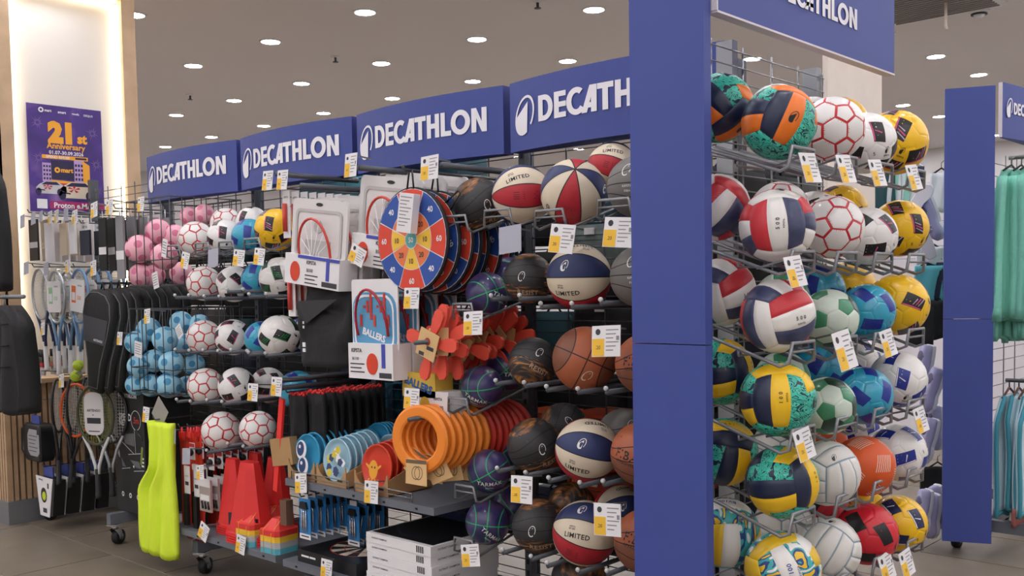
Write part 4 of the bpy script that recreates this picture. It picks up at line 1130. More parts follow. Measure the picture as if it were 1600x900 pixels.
# stacked marker cones: tied sets of flat square cones
MC = [mat('marker_red', 'e23b35', .5), mat('marker_yellow', 'f2c43a', .5), mat('marker_grey', 'b9b7b8', .5), mat('marker_teal', '5fb3c2', .5)]
def sq(s, z, rd=.25):
    a, b = s/2, s/2*(1-rd); return [Vector(v) for v in ((-b, -a, z), (b, -a, z), (a, -b, z), (a, b, z), (b, a, z), (-b, a, z), (-a, b, z), (-a, -b, z))]
def loft(mb, rings, m=0, smooth=False):
    n = len(rings[0]); vs = [v for r in rings for v in r]
    mb.add(vs, [(i*n+k, i*n+(k+1) % n, (i+1)*n+(k+1) % n, (i+1)*n+k) for i in range(len(rings)-1) for k in range(n)]+[tuple(range(n-1, -1, -1)), tuple(len(vs)-n+k for k in range(n))], m, smooth)
lay = [MB() for _ in range(2)]
loft(lay[0], [sq(.145, 0), sq(.145, .0085), sq(.138, .0095)]); loft(lay[1], [sq(.145, 0), sq(.145, .008), sq(.12, .012), sq(.05, .058), sq(.034, .06)])
LAY = [[lay[q].mesh('cone', MC[k]) for k in range(4)] for q in range(2)]
for px, py, y, lb in ((398, 838, 2.775, 'tied stack of flat square marker cones, red over yellow, grey and teal, left'), (428, 836, 2.90, 'tied stack of marker cones half hidden between two others'), (437, 856, 2.775, 'tied stack of flat square marker cones at the right end of the low shelf')):
    c = PY(px, py, y); o = empty('marker_cone_set', (c.x, y, .273), lb, 'cones', 'stacked marker cones', .08)
    for k in range(12):
        q = 3-(k//3); obj('cone', LAY[1 if k == 11 else 0][q], o, (0, 0, .0095*k))
    MB().tube([(-.03, -.074, .0), (-.03, -.074, .115), (-.012, -.02, .155), (.03, .0, .172), (.05, -.03, .16), (.03, -.074, .1), (.03, -.074, 0)], .0012, 5).build('cord', m_yel, o)
# ================================================================ neon bib, red bibs
def cloth(x0, x1, z0, z1, y, depth_, folds, amp, shape=None, n=22, mz=16, ph=0):
    mb = MB(); fr = []; bk = []
    for j in range(mz+1):
        v = j/mz
        for i in range(n+1):
            u = i/n; a, b = (x0, x1) if not shape else shape(v)
            x = a+(b-a)*u; z = z1+(z0-z1)*v
            yy = y+amp*math.sin(folds*PI*2*u+ph+v*1.3)*(.35+.65*v)+amp*.5*math.sin(folds*4.6*u+v*5+ph)
            fr.append(Vector((x, yy, z+amp*.8*math.sin(folds*6*u+ph)*v))); bk.append(Vector((x, yy+depth_, z+amp*.8*math.sin(folds*6*u+ph)*v)))
    N = (n+1)*(mz+1)
    mb.add(fr+bk, [(j*(n+1)+i, (j+1)*(n+1)+i, (j+1)*(n+1)+i+1, j*(n+1)+i+1) for j in range(mz) for i in range(n)]+[(N+j*(n+1)+i, N+j*(n+1)+i+1, N+(j+1)*(n+1)+i+1, N+(j+1)*(n+1)+i) for j in range(mz) for i in range(n)]
           +[(j*(n+1), N+j*(n+1), N+(j+1)*(n+1), (j+1)*(n+1)) for j in range(mz)]+[(j*(n+1)+n, (j+1)*(n+1)+n, N+(j+1)*(n+1)+n, N+j*(n+1)+n) for j in range(mz)]
           +[(mz*(n+1)+i, N+mz*(n+1)+i, N+mz*(n+1)+i+1, mz*(n+1)+i+1) for i in range(n)]+[(i, i+1, N+i+1, N+i) for i in range(n)], 0, True)
    return mb
m_neon = mat('neon_yellow', 'e0f83c', .7, bump=.15, bscale=60)
tl, br = PY(233, 657, 2.68), PY(266, 866, 2.68); zl, zr = tl.z, PY(240, 862, 2.68).z
xa, xb = PY(216, 760, 2.68).x, PY(276, 760, 2.68).x
def bibs(v):
    top0, top1 = PY(233, 660, 2.68).x, PY(270, 660, 2.68).x
    k = max(0, min(1, (v-.3)/.25)); k = k*k*(3-2*k)
    return top0+(xa-top0)*k, top1+(xb-top1)*min(1, v*1.5)
o = cloth(0, 1, zr, tl.z, 2.665, .03, 3.6, .021, bibs, n=30, mz=22).build('sports_bib', m_neon, label='neon yellow sleeveless bib hanging at the left end of the cone shelf', cat='bib')
MB().tube([(xa+.05, 2.655, tl.z-.06), (xa+.13, 2.65, tl.z-.11)], .006, 6).build('strap', m_black, o)
MB().box((xa+.11, 2.652, tl.z-.2), (.016, .003, .1), R=Matrix.Rotation(.2, 3, 'Y')).build('print', mat('bib_print', '7d8a3a', .7), o)
m_rbib = mat('red_fabric', 'd3361f', .75, bump=.15, bscale=60)
for k, (px, y, lb) in enumerate(((300, 2.78, 'red-orange bib hanging behind the neon one'), (318, 2.86, 'red-orange bib hanging behind the tape packs'), (330, 2.95, 'red-orange bib hanging at the back under the cone shelf edge'))):
    c = PY(px, 740, y); z0 = PY(px, 858, y).z
    cloth(c.x-.13, c.x+.1, max(.2, z0), c.z+.22, y, .02, 2, .012, ph=k).build('sports_bib', m_rbib, label=lb, cat='bib')
hook(PY(250, 655, 2.7).x, PY(250, 655, 2.7).z, 2.66, 3.2, 'grey hook carrying the neon yellow bib')
# ================================================================ items hung between bib and cones
def hung_row(name, px, py, y0, dy, n, build, label, group, cat, jit=.04):
    """n alike things one behind the other on a hook; build(root) adds the parts"""
    c = PY(px, py, y0); root = empty(name, c, label % ORD[0], cat, group); build(root)
    for k in range(1, n):
        dup(root, (c.x+random.uniform(-1, 1)*.006, c.y+dy*k, c.z), (0, random.uniform(-1, 1)*jit, random.uniform(-1, 1)*jit), label % ORD[k])
    return c
def whistle(r):
    MB().tube([(0, 0, .03), (.004, 0, -.01), (0, .004, -.05)], .007, 6).build('strap', m_redp, r); MB().box((.0, -.004, -.01), (.03, .014, .03)).build('buckle', m_redp, r)
for q, px in enumerate((284, 298)):
    c = hung_row('red_strap', px, 676, 2.74, .035, 9, whistle, '%s red strap on the '+('first' if q == 0 else 'second')+' hook left of the paired soccer balls', 'red straps left of the paired soccer balls', 'strap')
    hook(c.x, c.z+.03, 2.72, 3.2, ('first' if q == 0 else 'second')+' hook carrying red straps, left of the paired soccer balls')
def tape(r):
    MB().box((0, 0, -.05), (.055, .004, .15)).build('card', m_card, r)
    MB().box((0, -.008, -.21), (.035, .018, .17)).build('grip', m_black, r)
    b = MB(); put_text(b, 'KIPSTA', 0, -.03, wd=.035, y=-.0026, m=0); b.box((0, -.0026, -.07), (.035, .0006, .02)); b.build('print', m_inkd, r)
c = hung_row('tape_pack', 292, 735, 2.735, .05, 2, tape, '%s black grip on a white header card beside the neon bib', 'black grips by the bib', 'grip')
c = hung_row('tape_pack', 307, 740, 2.76, .05, 2, tape, '%s black grip on a white card right of the neon bib', 'black grips by the bib', 'grip')
def pack(r):
    MB().box((0, 0, -.09), (.11, .012, .17)).build('pouch', mat('clear_pack', 'a89a95', .35), r)
    MB().box((0, -.007, -.02), (.11, .002, .045)).build('header', m_card, r)
    b = MB(); b.box((0, -.0075, -.1), (.09, .002, .03)); b.build('label', m_card, r)
    for sx in (-.03, .0, .03): MB().tube([(sx, -.008, -.12), (sx+.01, -.008, -.16)], .007, 6).build('stud', m_black, r)
c = hung_row('white_pack', 321, 748, 2.75, .045, 5, pack, '%s clear pack with a white header, left of the red cones', 'clear packs left of the cones', 'pack')
def cwhite(r):
    MB().box((0, 0, -.045), (.05, .004, .09)).build('card', m_card, r); MB().ball((0, -.012, -.05), .02, 6).build('whistle', m_black, r)
    MB().box((0, -.003, -.012), (.05, .002, .02)).build('header', mat('card_stripe_red', 'b02a2e', .6), r)
c = hung_row('whistle_card', 300, 692, 2.74, .05, 8, cwhite, '%s small white whistle card under the red straps', 'whistle cards under the red straps', 'whistle')
c = hung_row('whistle_card', 330, 708, 2.78, .05, 7, cwhite, '%s small whistle card on the hook above the red cones', 'whistle cards above the red cones', 'whistle')
def jag(r):
    MB().box((0, 0, -.02), (.05, .012, .03)).build('clip', m_card, r); MB().box((0, .003, -.06), (.045, .008, .06)).build('holder', m_black, r)
c = hung_row('clip_pack', 305, 724, 2.76, .042, 9, jag, '%s white clip with a black holder above the red cones', 'white clips above the red cones', 'clip')
# flag poles: red post, black net bundles with red tops
a, b = PY(441, 622, 2.72), PY(431, 768, 2.72)
MB().box(((a.x+b.x)/2, 2.72, (a.z+b.z)/2), (.035, .012, a.z-b.z), R=Matrix.Rotation(math.atan2(a.x-b.x, a.z-b.z), 3, 'Y')).build('red_strap', mat('red_pole', 'ea2f2a', .4), label='long flat red strap standing upright above the red cones', cat='strap')
def netb(r):
    mb = cloth(-.06, .06, -.36, 0, 0, .02, 1.4, .008, n=8, mz=6); mb.build('net_bundle', m_fab, r)
    t = MB()
    for k in range(9): t.ball((-.055+.0137*k, .008, .006+.005*math.sin(k*2)), .009, 4)
    t.build('knotted_top', m_redp, r)
c = hung_row('net_bundle', 462, 618, 2.80, .05, 8, netb, '%s black net bundle with a red knotted edge, left hook', 'black nets with red edges', 'net', .1)
hook(c.x, c.z+.02, 2.74, 3.2, 'hook carrying the left row of black nets')
c = hung_row('net_bundle', 492, 615, 2.82, .05, 8, netb, '%s black net bundle with a red knotted edge, right hook', 'black nets with red edges', 'net', .1)
for k, (px, py) in enumerate(((432, 595), (432, 607))):
    a = PY(px, py, 2.72); tag(MB().tube([(a.x, 2.72, a.z), (a.x, 3.2, a.z)], .013, 8).build('support_bar', m_steel), ('upper' if k == 0 else 'lower')+' of two grey rods before the turquoise soccer ball under the bag', 'rod')
MB().box((0, 0, 0), (.13, .05, .13)).build('carton', m_cardb, None, loc=PY(445, 705, 2.74), rot=(0, math.radians(-8), .2), label='small brown carton beside the red strap, above the cones', cat='box')
# ================================================================ arms under the headers
for px, py, px2, lb in ((432, 272, 590, 'upper grey arm reaching out under the second header'), (470, 290, 590, 'lower grey arm reaching out under the second header'), (560, 262, 655, 'grey arm reaching out under the third header, left'), (690, 258, 785, 'grey arm reaching out under the third header, right')):
    a = PY(px, py, 2.72); tag(MB().tube([(a.x, 2.72, a.z), (a.x, 3.2, a.z)], .013, 8).build('support_bar', m_steel), lb, 'rod')
# ================================================================ hoop sets
m_plas = mat('white_plastic_board', 'dcd8d6', .4, coat=.2)
m_hred = mat('hoop_red', 'c93a2c', .4); m_ballp = mat('printed_ball', 'd63f22', .5); m_strip = mat('blue_strip', '4049a8', .5)
def rrect(x0, z0, x1, z1, r, n=4):
    P = []
    for cx, cz, a in ((x1-r, z0+r, -90), (x1-r, z1-r, 0), (x0+r, z1-r, 90), (x0+r, z0+r, 180)):
        for k in range(n+1): t = math.radians(a+90*k/n); P.append((cx+r*math.cos(t), cz+r*math.sin(t)))
    return P
def hoop(r, blue=False):
    """backboard on a carton; origin at the hook"""
    if not blue:
        MB().prism(rrect(-.2, -.27, .2, 0, .03), 0, .012).build('backboard', m_plas, r)
        mb = MB()
        P = rrect(-.17, -.262, .17, -.045, .03); Q = rrect(-.155, -.25, .155, -.058, .025)
        for k in range(len(P)): j = (k+1) % len(P); mb.add([(P[k][0], -.004, P[k][1]), (P[j][0], -.004, P[j][1]), (Q[j][0], -.004, Q[j][1]), (Q[k][0], -.004, Q[k][1])], [(0, 1, 2, 3)])
        mb.prism(rect(-.09, -.245, .09, -.18), -.004, 0); mb.prism(circ(0, -.12, .03, 10), -.004, 0)
        mb.build('raised_frame', mat('board_grey', 'bdb8b5', .4), r)
        MB().prism(circ(0, -.022, .025, 10, .008), -.002, .001).build('hang_slot', m_black, r)
        ht, rr, cz, cw, z0, z1 = .115, .006, -.235, .115, -.25, -.385
    else:
        MB().prism(rrect(-.15, -.30, .15, 0, .012), 0, .006).build('backboard', m_card, r)
        MB().prism(rrect(-.14, -.32, .14, -.055, .07), -.004, 0).build('printed_board', mat('board_blue', '5b9cc4', .4), r)
        mb = MB(); P = rrect(-.13, -.31, .13, -.065, .065); Q = rrect(-.12, -.30, .12, -.075, .06)
        for k in range(len(P)): j = (k+1) % len(P); mb.add([(P[k][0], -.006, P[k][1]), (P[j][0], -.006, P[j][1]), (Q[j][0], -.006, Q[j][1]), (Q[k][0], -.006, Q[k][1])], [(0, 1, 2, 3)])
        put_text(mb, 'BALLERS', 0, -.235, wd=.15, y=-.0062, bold=.04, rot=-.25); mb.build('white_print', m_white, r)
        mb = MB()
        for k in range(9): mb.flat(rect(-.09+.022*k, -.2+.03*((k*7) % 4), -.075+.022*k, -.15+.03*((k*5) % 4)), -.0066)
        mb.build('red_print', m_hred, r)
        ht, rr, cz, cw, z0, z1 = .12, .006, -.2, .1, -.27, -.42
    n = 18; rim = MB().tube([(cw*math.cos(PI*1.08-PI*1.16*k/n), -.012-.03*math.sin(PI*k/n), cz+ht*math.sin(PI*1.08-PI*1.16*k/n)*1.3) for k in range(n+1)], rr, 6)
    rim.build('rim', m_hred if not blue else mat('hoop_dark_red', 'a3202c', .4), r)
    if not blue:
        nt = MB()
        for k in range(6):
            t = PI*(.12+.15*k); nt.tube([(cw*math.cos(t), -.02, cz+ht*1.3*math.sin(t)), (.35*cw*math.cos(t+.5), -.014, cz+.0), (cw*.5*math.cos(t*1.7), -.02, cz-.08)], .0022, 4)
        nt.build('net', m_white, r)
    w_ = .4 if not blue else .29
    MB().box((0, .02, (z0+z1)/2), (w_, .1, z0-z1)).build('carton', m_card, r)
    f = MB(); f.prism(circ(-w_*.3 if not blue else w_*.05, (z0+z1)/2-.01, .036, 18, .045), -.033, -.0305)
    f.build('ball_print', m_ballp, r)
    t = MB(); s_ = -.0315
    tx = w_*.0 if not blue else -w_*.3
    put_text(t, 'KIPSTA', tx, z0-.03, wd=.07, y=s_, bold=.03); put_text(t, 'SK100' if blue else 'B500', tx-.01, z0-.065, wd=.045, y=s_, bold=.01)
    for k in range(3): t.flat(rect(tx-.045, z0-.09-.017*k, tx+.05-.02*(k % 2), z0-.085-.017*k), s_)
    t.flat(rect(w_*.2, z1+.008, w_*.47, z1+.03), s_); t.build('print', m_inkd, r)
    st = MB(); st.box((w_*.3, -.031, z0-.05), (.022, .003, .1)); 
    if not blue: st.box((.05, -.031, z0-.008), (.3, .004, .014))
    st.build('strip', m_strip, r)
a = PY(500, 312, 2.70); r_ = empty('hoop_set', (a.x, 2.70, a.z), 'white backboard hoop set with a red rim, front one left of the dartboards', 'hoop set', 'large hoop sets', rot=(0, math.radians(7), 0)); hoop(r_)
b = PY(606, 276, 2.74); dup(r_, (b.x, 2.76, b.z), (0, math.radians(8), 0), 'white backboard hoop set with a red rim, right one half behind the dartboards')
for k in range(1, 4): dup(r_, (a.x+.012*k, 2.70+.115*k, a.z+.012*k), (0, math.radians(5+k), 0), 'white hoop set on the left hook, %s from the front' % ORD[k])
for k in range(1, 3): dup(r_, (b.x+.012*k, 2.76+.115*k, b.z+.012*k), (0, math.radians(6+k), 0), 'white hoop set on the right hook, %s from the front' % ORD[k])
a = PY(584, 436, 2.70); r2_ = empty('hoop_set', (a.x, 2.70, a.z), 'small blue hoop set with a graffiti backboard and white carton', 'hoop set', 'small hoop sets'); hoop(r2_, True)
for k in range(1, 4): dup(r2_, (a.x, 2.70+.11*k, a.z), None, 'small hoop set carton, %s on the hook behind the blue one' % ORD[k])
# pump cards between soccer balls and hoops
def pump(r):
    MB().box((0, 0, -.11), (.055, .004, .22)).build('card', m_card, r); MB().tube([(0, -.012, -.06), (0, -.012, -.19)], .011, 8).build('pump', mat('pump_red', 'c33a30', .4), r)
    t = MB(); put_text(t, 'KIPSTA', 0, -.03, wd=.035, y=-.0025, bold=.02, m=0); t.build('print', m_inkd, r)
c = hung_row('pump_card', 455, 420, 2.72, .03, 8, pump, '%s red hand pump on a white card left of the black bag', 'pumps left of the black bag', 'pump')
c = hung_row('pump_card', 447, 298, 2.75, .05, 8, pump, '%s white accessory card on the hook above the hoop set', 'cards above the hoop set', 'pump')
hook(c.x, c.z+.01, 2.72, 3.2, 'thin hook carrying white cards above the hoop set')
# ================================================================ black drawstring bags
def sack(x0, x1, z0, z1, y, th, label, ph):
    mb = MB(); n, mz = 18, 14; rings = []
    for j in range(mz+1):
        v = j/mz; z = z1+(z0-z1)*v; R = []
        for i in range(n*2):
            a = 2*PI*i/(n*2); cs, sn = math.cos(a), math.sin(a)
            hx = (x1-x0)/2*(1-.06*math.sin(v*7+ph)*.5)*(1-.25*max(0, .12-v)/.12-.2*max(0, v-.93)/.07); hy = th/2*(.25+.75*min(1, v*2.2))
            px_ = math.copysign(abs(cs)**.35, cs)*hx; py_ = math.copysign(abs(sn)**.6, sn)*hy
            py_ += .010*math.sin(9*px_*4+v*9+ph)*(1 if sn < 0 else 0)+.008*math.sin(v*14-px_*30+ph)
            R.append(Vector(((x0+x1)/2+px_, y+py_, z)))
        rings.append(R)
    loft(mb, rings[::-1], 0, True); o = mb.build('sack', m_fab, label=label, cat='bag', group='black bags below the hoop sets'); return o
xl, xr2 = PY(467, 500, 2.72).x, PY(548, 500, 2.72).x
o = sack(xl, xr2, PY(500, 573, 2.72).z, PY(500, 441, 2.72).z, 2.76, .12, 'black drawstring bag with small white marks, left of the small blue hoop set', 0)
t = MB()
for k, (z, wd) in enumerate(((.22, .012), (.2, .012), (.18, .012), (.10, .02), (.075, .016))): t.box((xl+.085, 2.684, o.data.vertices[0].co.z+z), (.02 if k > 2 else .009, .003, wd))
t.build('white_marks', m_white, o)
fl_ = MB(); fl_.add([(xl+.03, 2.69, PY(500, 470, 2.72).z), (xr2-.05, 2.685, PY(500, 468, 2.72).z), (xl+.12, 2.675, PY(500, 505, 2.72).z), (xl+.03, 2.69, PY(500, 492, 2.72).z)], [(0, 1, 2, 3)]); fl_.build('flap', mat('black_fabric_flap', '222224', .7), o)
sack(PY(535, 500, 2.85).x, PY(640, 500, 2.85).x, PY(600, 575, 2.85).z, PY(560, 445, 2.85).z, 2.90, .14, 'black drawstring bag behind the small blue hoop set', 2)
tag(MB().tube([(0, 0, .006), (0, .02, 0), (0, .5, 0)], .005, 6).build('display_hook', m_wire2, loc=(PY(578, 558, 2.70).x, 2.70, PY(578, 558, 2.70).z)), 'bare light grey hook below the black bags', 'hook', 'display hooks')
# ================================================================ dartboards
dred, dblue, dora, dyel, dteal = mat('dart_red', 'd9452f', .6), mat('dart_blue', '29509f', .6), mat('dart_orange', 'ea7a45', .6), mat('dart_yellow', 'f3c23c', .6), mat('dart_teal', '5aa9ab', .6)
RD = .212
def sector(mb, r0, r1, a0, a1, m, n=5, y=-.0032):
    P = [(r1*math.cos(a0+(a1-a0)*k/n), r1*math.sin(a0+(a1-a0)*k/n)) for k in range(n+1)]
    Q = [(r0*math.cos(a1+(a0-a1)*k/n), r0*math.sin(a1+(a0-a1)*k/n)) for k in range(n+1)]
    for k in range(n): mb.flat([P[k], P[k+1], Q[n-k-1], Q[n-k]], y, m)
def target(r):
    Mx = Matrix.Rotation(PI/2, 4, 'X')
    MB().lathe([(.19, -.016), (RD, -.012), (RD, -.002), (RD-.006, .0)], 40, 0, Mx).build('felt_disc', mat('dart_rim', '14141a', .7), r)
    f = MB(); f.flat(circ(0, 0, RD-.007, 40), -.0022, 5)
    for k in range(8):
        a0, a1 = PI/8+k*PI/4, PI/8+(k+1)*PI/4; g_ = .012
        sector(f, .121, RD-.009, a0+g_, a1-g_, 1 if k % 2 == 0 else 0); sector(f, .036, .118, a0+g_*2, a1-g_*2, 2 if k % 2 == 0 else 3)
    f.flat(circ(0, 0, .033, 20), -.0034, 4)
    f.build('printed_face', [dred, dblue, dora, dyel, dteal, m_white], r)
    t = MB(); u = MB()
    for k in range(8):
        a = (k+1)*PI/4; n = ('40', '60')[k % 2]
        put_text(t, n, .165*math.cos(a), .165*math.sin(a), h=.024, y=-.0042, bold=.02)
        put_text(u, ('20', '10')[k % 2], .085*math.cos(a), .085*math.sin(a), h=.022, y=-.0042, bold=.02)
    put_text(t, '50', 0, 0, h=.022, y=-.0042, bold=.02)
    t.build('white_numbers', m_white, r); u.build('dark_numbers', m_inkd, r)
    MB().tube([(-.02, 0, RD-.01), (-.008, .004, RD+.07), (.008, .004, RD+.07), (.02, 0, RD-.01)], .004, 5).build('hanging_strap', m_black, r)
c = PY(643, 375, 2.70); tr = empty('dartboard', c, 'round red and blue hook-and-loop dartboard, front one with a white box before it', 'dartboard', 'round dartboards on one hook'); target(tr)
for k in range(1, 8): dup(tr, (c.x+random.uniform(-.012, .012), 2.70+.058*k, c.z-.004*k), (random.uniform(-.03, .03), random.uniform(-.2, .2)+(PI/4 if k % 2 else 0), random.uniform(-.06, .06)), 'round red and blue dartboard, %s on its hook' % ORD[k])
hook(c.x, c.z+RD+.065, 2.66, 3.2, 'thick grey hook carrying the round dartboards', .008)
bx = MB().box((0, 0, 0), (.075, .04, .155)).build('dart_ball_box', m_card, None, loc=PY(638, 333, 2.655), rot=(0, math.radians(9), .12), label='small white printed box taped over the front dartboard', cat='box')
t = MB()
for k in range(9): t.flat(rect(-.03, .06-.014*k, .03-.012*(k % 3), .064-.014*k), -.0205)
t.build('print', m_ink, bx)
# ================================================================ throwing vanes
m_vane = mat('vane_red', 'e4523f', .55)
def vane(r):
    bl = MB()
    P = [(-.012, .03), (-.018, .06), (-.027, .1), (-.026, .135), (-.014, .15), (.014, .15), (.026, .135), (.027, .1), (.018, .06), (.012, .03)]
    bl.prism(P, -.006, .006); me = bl.mesh('blade', m_vane)
    for k in range(4): obj('blade', me, r, (0, .004*k, 0), (0, math.radians((12, 76, 185, 270)[k]), 0))
    MB().prism([(-.06, -.05), (.05, -.06), (.06, .05), (-.05, .06)], -.016, -.012).prism(rect(-.04, -.05, -.01, -.035), -.0165, -.016, 1).prism(rect(.0, -.02, .04, -.005), -.0165, -.016, 1).build('card', [mat('kraft_card', 'd8b27c', .7), m_inkd], r)
    MB().prism(circ(0, .012, .016, 12), -.0172, -.0165).build('card_hole', mat('vane_hole', 'a2402f', .6), r)
c = PY(672, 538, 2.68); vr = empty('throwing_vane', c, 'red four-bladed throwing vane with a kraft card, front one on its rod', 'toy', 'red throwing vanes', rot=(0, math.radians(15), 0)); vane(vr)
for k in range(1, 12): dup(vr, (c.x+random.uniform(-.02, .02), 2.68+.042*k, c.z+random.uniform(-.012, .012)), (random.uniform(-.1, .1), random.uniform(-.9, .9), random.uniform(-.15, .15)), 'red throwing vane with a kraft card, %s on its rod' % ORD[k])
tag(MB().tube([(c.x, 2.6, c.z+.01), (c.x, 3.2, c.z+.01)], .009, 8).build('display_hook', m_steel), 'grey rod through the red throwing vanes', 'hook', 'display hooks')
# comic carton under the vanes
o = MB().box((0, 0, 0), (.2, .1, .1)).build('toy_carton', mat('carton_yellow', 'd9b648', .6), None, loc=PY(668, 600, 2.80), label='yellow carton with blue lettering behind the lower vanes', cat='box')
t = MB(); put_text(t, 'BALLERS', 0, .0, wd=.17, y=-.051, bold=.05, rot=-.25); t.build('lettering', mat('comic_blue', '2c5fa0', .6), o)
o = MB().box((0, 0, 0), (.24, .1, .10)).build('toy_carton', m_card, None, loc=PY(683, 628, 2.80), label='white SK100 carton above the orange rings', cat='box')
t = MB(); put_text(t, 'SK100', .06, -.015, wd=.06, y=-.051, bold=.02); put_text(t, 'KIPSTA', .06, .02, wd=.05, y=-.051, bold=.03); t.build('lettering', m_inkd, o)
MB().prism(circ(-.02, -.01, .03, 14, .036), -.0515, -.0502).build('ball_print', mat('ball_print_yellow', 'd9b02a', .5), o)
# ================================================================ throwing rings
m_or, m_rr = mat('ring_orange', 'f28a2b', .5), mat('ring_red', 'c23226', .5)
Mx = Matrix.Rotation(PI/2, 4, 'X')
rp = [(.09, -.008), (.096, -.013), (.128, -.013), (.138, -.006), (.138, .006), (.128, .013), (.096, .013), (.088, .008), (.088, -.008)]
RO = MB().lathe(rp, 44, 0, Mx, caps=False, smooth=False).mesh('throwing_ring', m_or); RR = MB().lathe(rp, 44, 0, Mx, caps=False, smooth=False).mesh('throwing_ring', m_rr)
kb = MB(); kb.prism([(-.055, -.18), (.05, -.185), (.045, -.085), (-.055, -.08)], -.019, -.016); kb.prism(rect(-.055, -.098, .045, -.083), -.0196, -.019, 1); ring2d(kb, -.005, -.135, .018, .021, 12, -.0194, 1, q0=.024, q1=.028); ring2d(kb, .008, -.135, .018, .021, 12, -.0194, 1, q0=.024, q1=.028)
KB = kb.mesh('kraft_card', [mat('kraft_card', 'd8b27c', .7), mat('kraft_print', '6d5a42', .7)])
c = PY(657, 686, 2.68)
for k in range(14):
    red = k > 6
    o = obj('throwing_ring', RR if red else RO, None, (c.x+.004*k, 2.68+.034*k, c.z-.001*k), (random.uniform(-.03, .03), 0, math.radians(14)+random.uniform(-.04, .04)), None, ('red' if red else 'orange')+' throwing ring, %s of its colour in the hanging row' % (ORD[k-7] if red else ORD[k]), 'ring', 'throwing rings')
    obj('kraft_card', KB, o, (0, 0, 0), (random.uniform(-.1, .1), (0, -.45, .5, .15, -.2, .4, 0)[k % 7], 0))
tag(MB().tube([(c.x+.0, 2.62, c.z+.085), (c.x, 3.2, c.z+.085)], .009, 8).build('display_hook', m_steel), 'grey rod the throwing rings hang on', 'hook', 'display hooks')
# ================================================================ frisbees in cartons
fp = [(.001, -.022), (.075, -.021), (.094, -.012), (.1, .0), (.1, .006), (.095, .006), (.09, -.004), (.07, -.012), (.001, -.013)]
def frisbee_mesh(col): return MB().lathe(fp, 32, 0, Mx, caps=False).mesh('frisbee', col)
FC = [('blue', mat('frisbee_blue', '3a9cc6', .45)), ('pale blue', mat('frisbee_pale', 'a8cfdf', .45)), ('red', mat('frisbee_red', 'd9432b', .45))]
FM = {n: frisbee_mesh(m_) for n, m_ in FC}
def carton(cx, y0, y1, w_, h_, label):
    mb = MB(); z = .663; t_ = .004
    mb.box((cx, (y0+y1)/2, z+t_/2), (w_, y1-y0, t_))
    for sx in (-1, 1):
        x = cx+sx*(w_/2-t_/2); mb.add([(x-t_/2*1, y0, z), (x-t_/2, y1, z), (x-t_/2, y1, z+h_), (x-t_/2, y0, z+h_*.45), (x+t_/2, y0, z), (x+t_/2, y1, z), (x+t_/2, y1, z+h_), (x+t_/2, y0, z+h_*.45)], [(0, 3, 2, 1), (4, 5, 6, 7), (0, 4, 7, 3), (1, 2, 6, 5), (3, 7, 6, 2), (0, 1, 5, 4)])
    mb.box((cx, y1, z+h_/2), (w_, t_, h_))
    n = 12; P = [(-w_/2, 0), (w_/2, 0), (w_/2, h_*.62)]+[(w_/2*math.cos(PI*k/n)*.92, h_*.6-.07*math.sin(PI*k/n)) for k in range(n+1)]+[(-w_/2, h_*.62)]
    mb.prism([(x+cx, zz+z) for x, zz in P], y0-t_, y0)
    o = mb.build('display_carton', m_cardb, label=label, cat='box', group='frisbee cartons'); 
    MB().box((cx+w_*.3, y0-t_-.001, z+h_*.2), (.035, .001, .012)).build('print', m_inkd, o); return o
pr_blue = MB(); 
for ex, ez in ((-.02, .025), (.0, -.05)): ring2d(pr_blue, ex, ez, 0.001, .04, 18, -.0232, 0, q0=.001, q1=.045); ring2d(pr_blue, ex-.006, ez+.004, .001, .028, 16, -.0238, 1, q0=.001, q1=.034); ring2d(pr_blue, ex-.012, ez+.014, .001, .009, 8, -.0242, 0)
PRB = pr_blue.mesh('eye_print', [m_white, mat('print_navy', '26406e', .5)])
pr = MB(); random.seed(3)
for k in range(16):
    x, z = random.uniform(-.065, .065), random.uniform(-.06, .06)
    if math.hypot(x, z) < .075: pr.flat([(x-.018, z-.012), (x+.006, z-.02), (x+.022, z+.002), (x+.004, z+.018), (x-.014, z+.012)], -.0226-.0001*k, k % 3)
PRP = pr.mesh('pattern_print', [mat('print_yellow', 'd9c23a', .5), mat('print_navy2', '34466e', .5), m_white])
pr = MB(); pr.flat(circ(0, -.01, .03, 16, .042, .3), -.0226, 0)
for k in range(4): pr.flat([(-.03+.02*k, -.05), (-.02+.02*k, -.05), (-.035+.026*k, -.075), (-.045+.026*k, -.072)], -.0226, 0)
for s_ in (-1, 1): pr.flat([(s_*.028, -.01), (s_*.052, .008), (s_*.05, .016), (s_*.024, .004)][::s_], -.0226, 0)
for ex in (-.01, .01): pr.flat(circ(ex, .0, .005, 8), -.023, 1)
PRR = pr.mesh('print', [mat('print_amber', 'eda62f', .5), m_inkd])
for (nm, m_), px, py, w_, prm in zip(FC, (479, 526, 588), (704, 713, 717), (.21, .215, .225), (PRB, PRP, PRR)):
    c = PY(px, py, 2.76)
    carton(c.x+.006, 2.725, 2.97, w_, .15, 'open brown carton holding the %s frisbees at the front of the shelf' % nm)
    for k in range(6):
        o = obj('frisbee', FM[nm], None, (c.x, 2.765+.034*k, .663+.105+.004+.004*k), (math.radians(-6), 0, 0), 1.0, '%s frisbee standing in its carton, %s of the row' % (nm, ORD[k]) + (' with a printed face' if k == 0 else ''), 'frisbee', 'frisbees on the shelf')
        if k == 0: obj(prm.name.split('.')[0], prm, o)
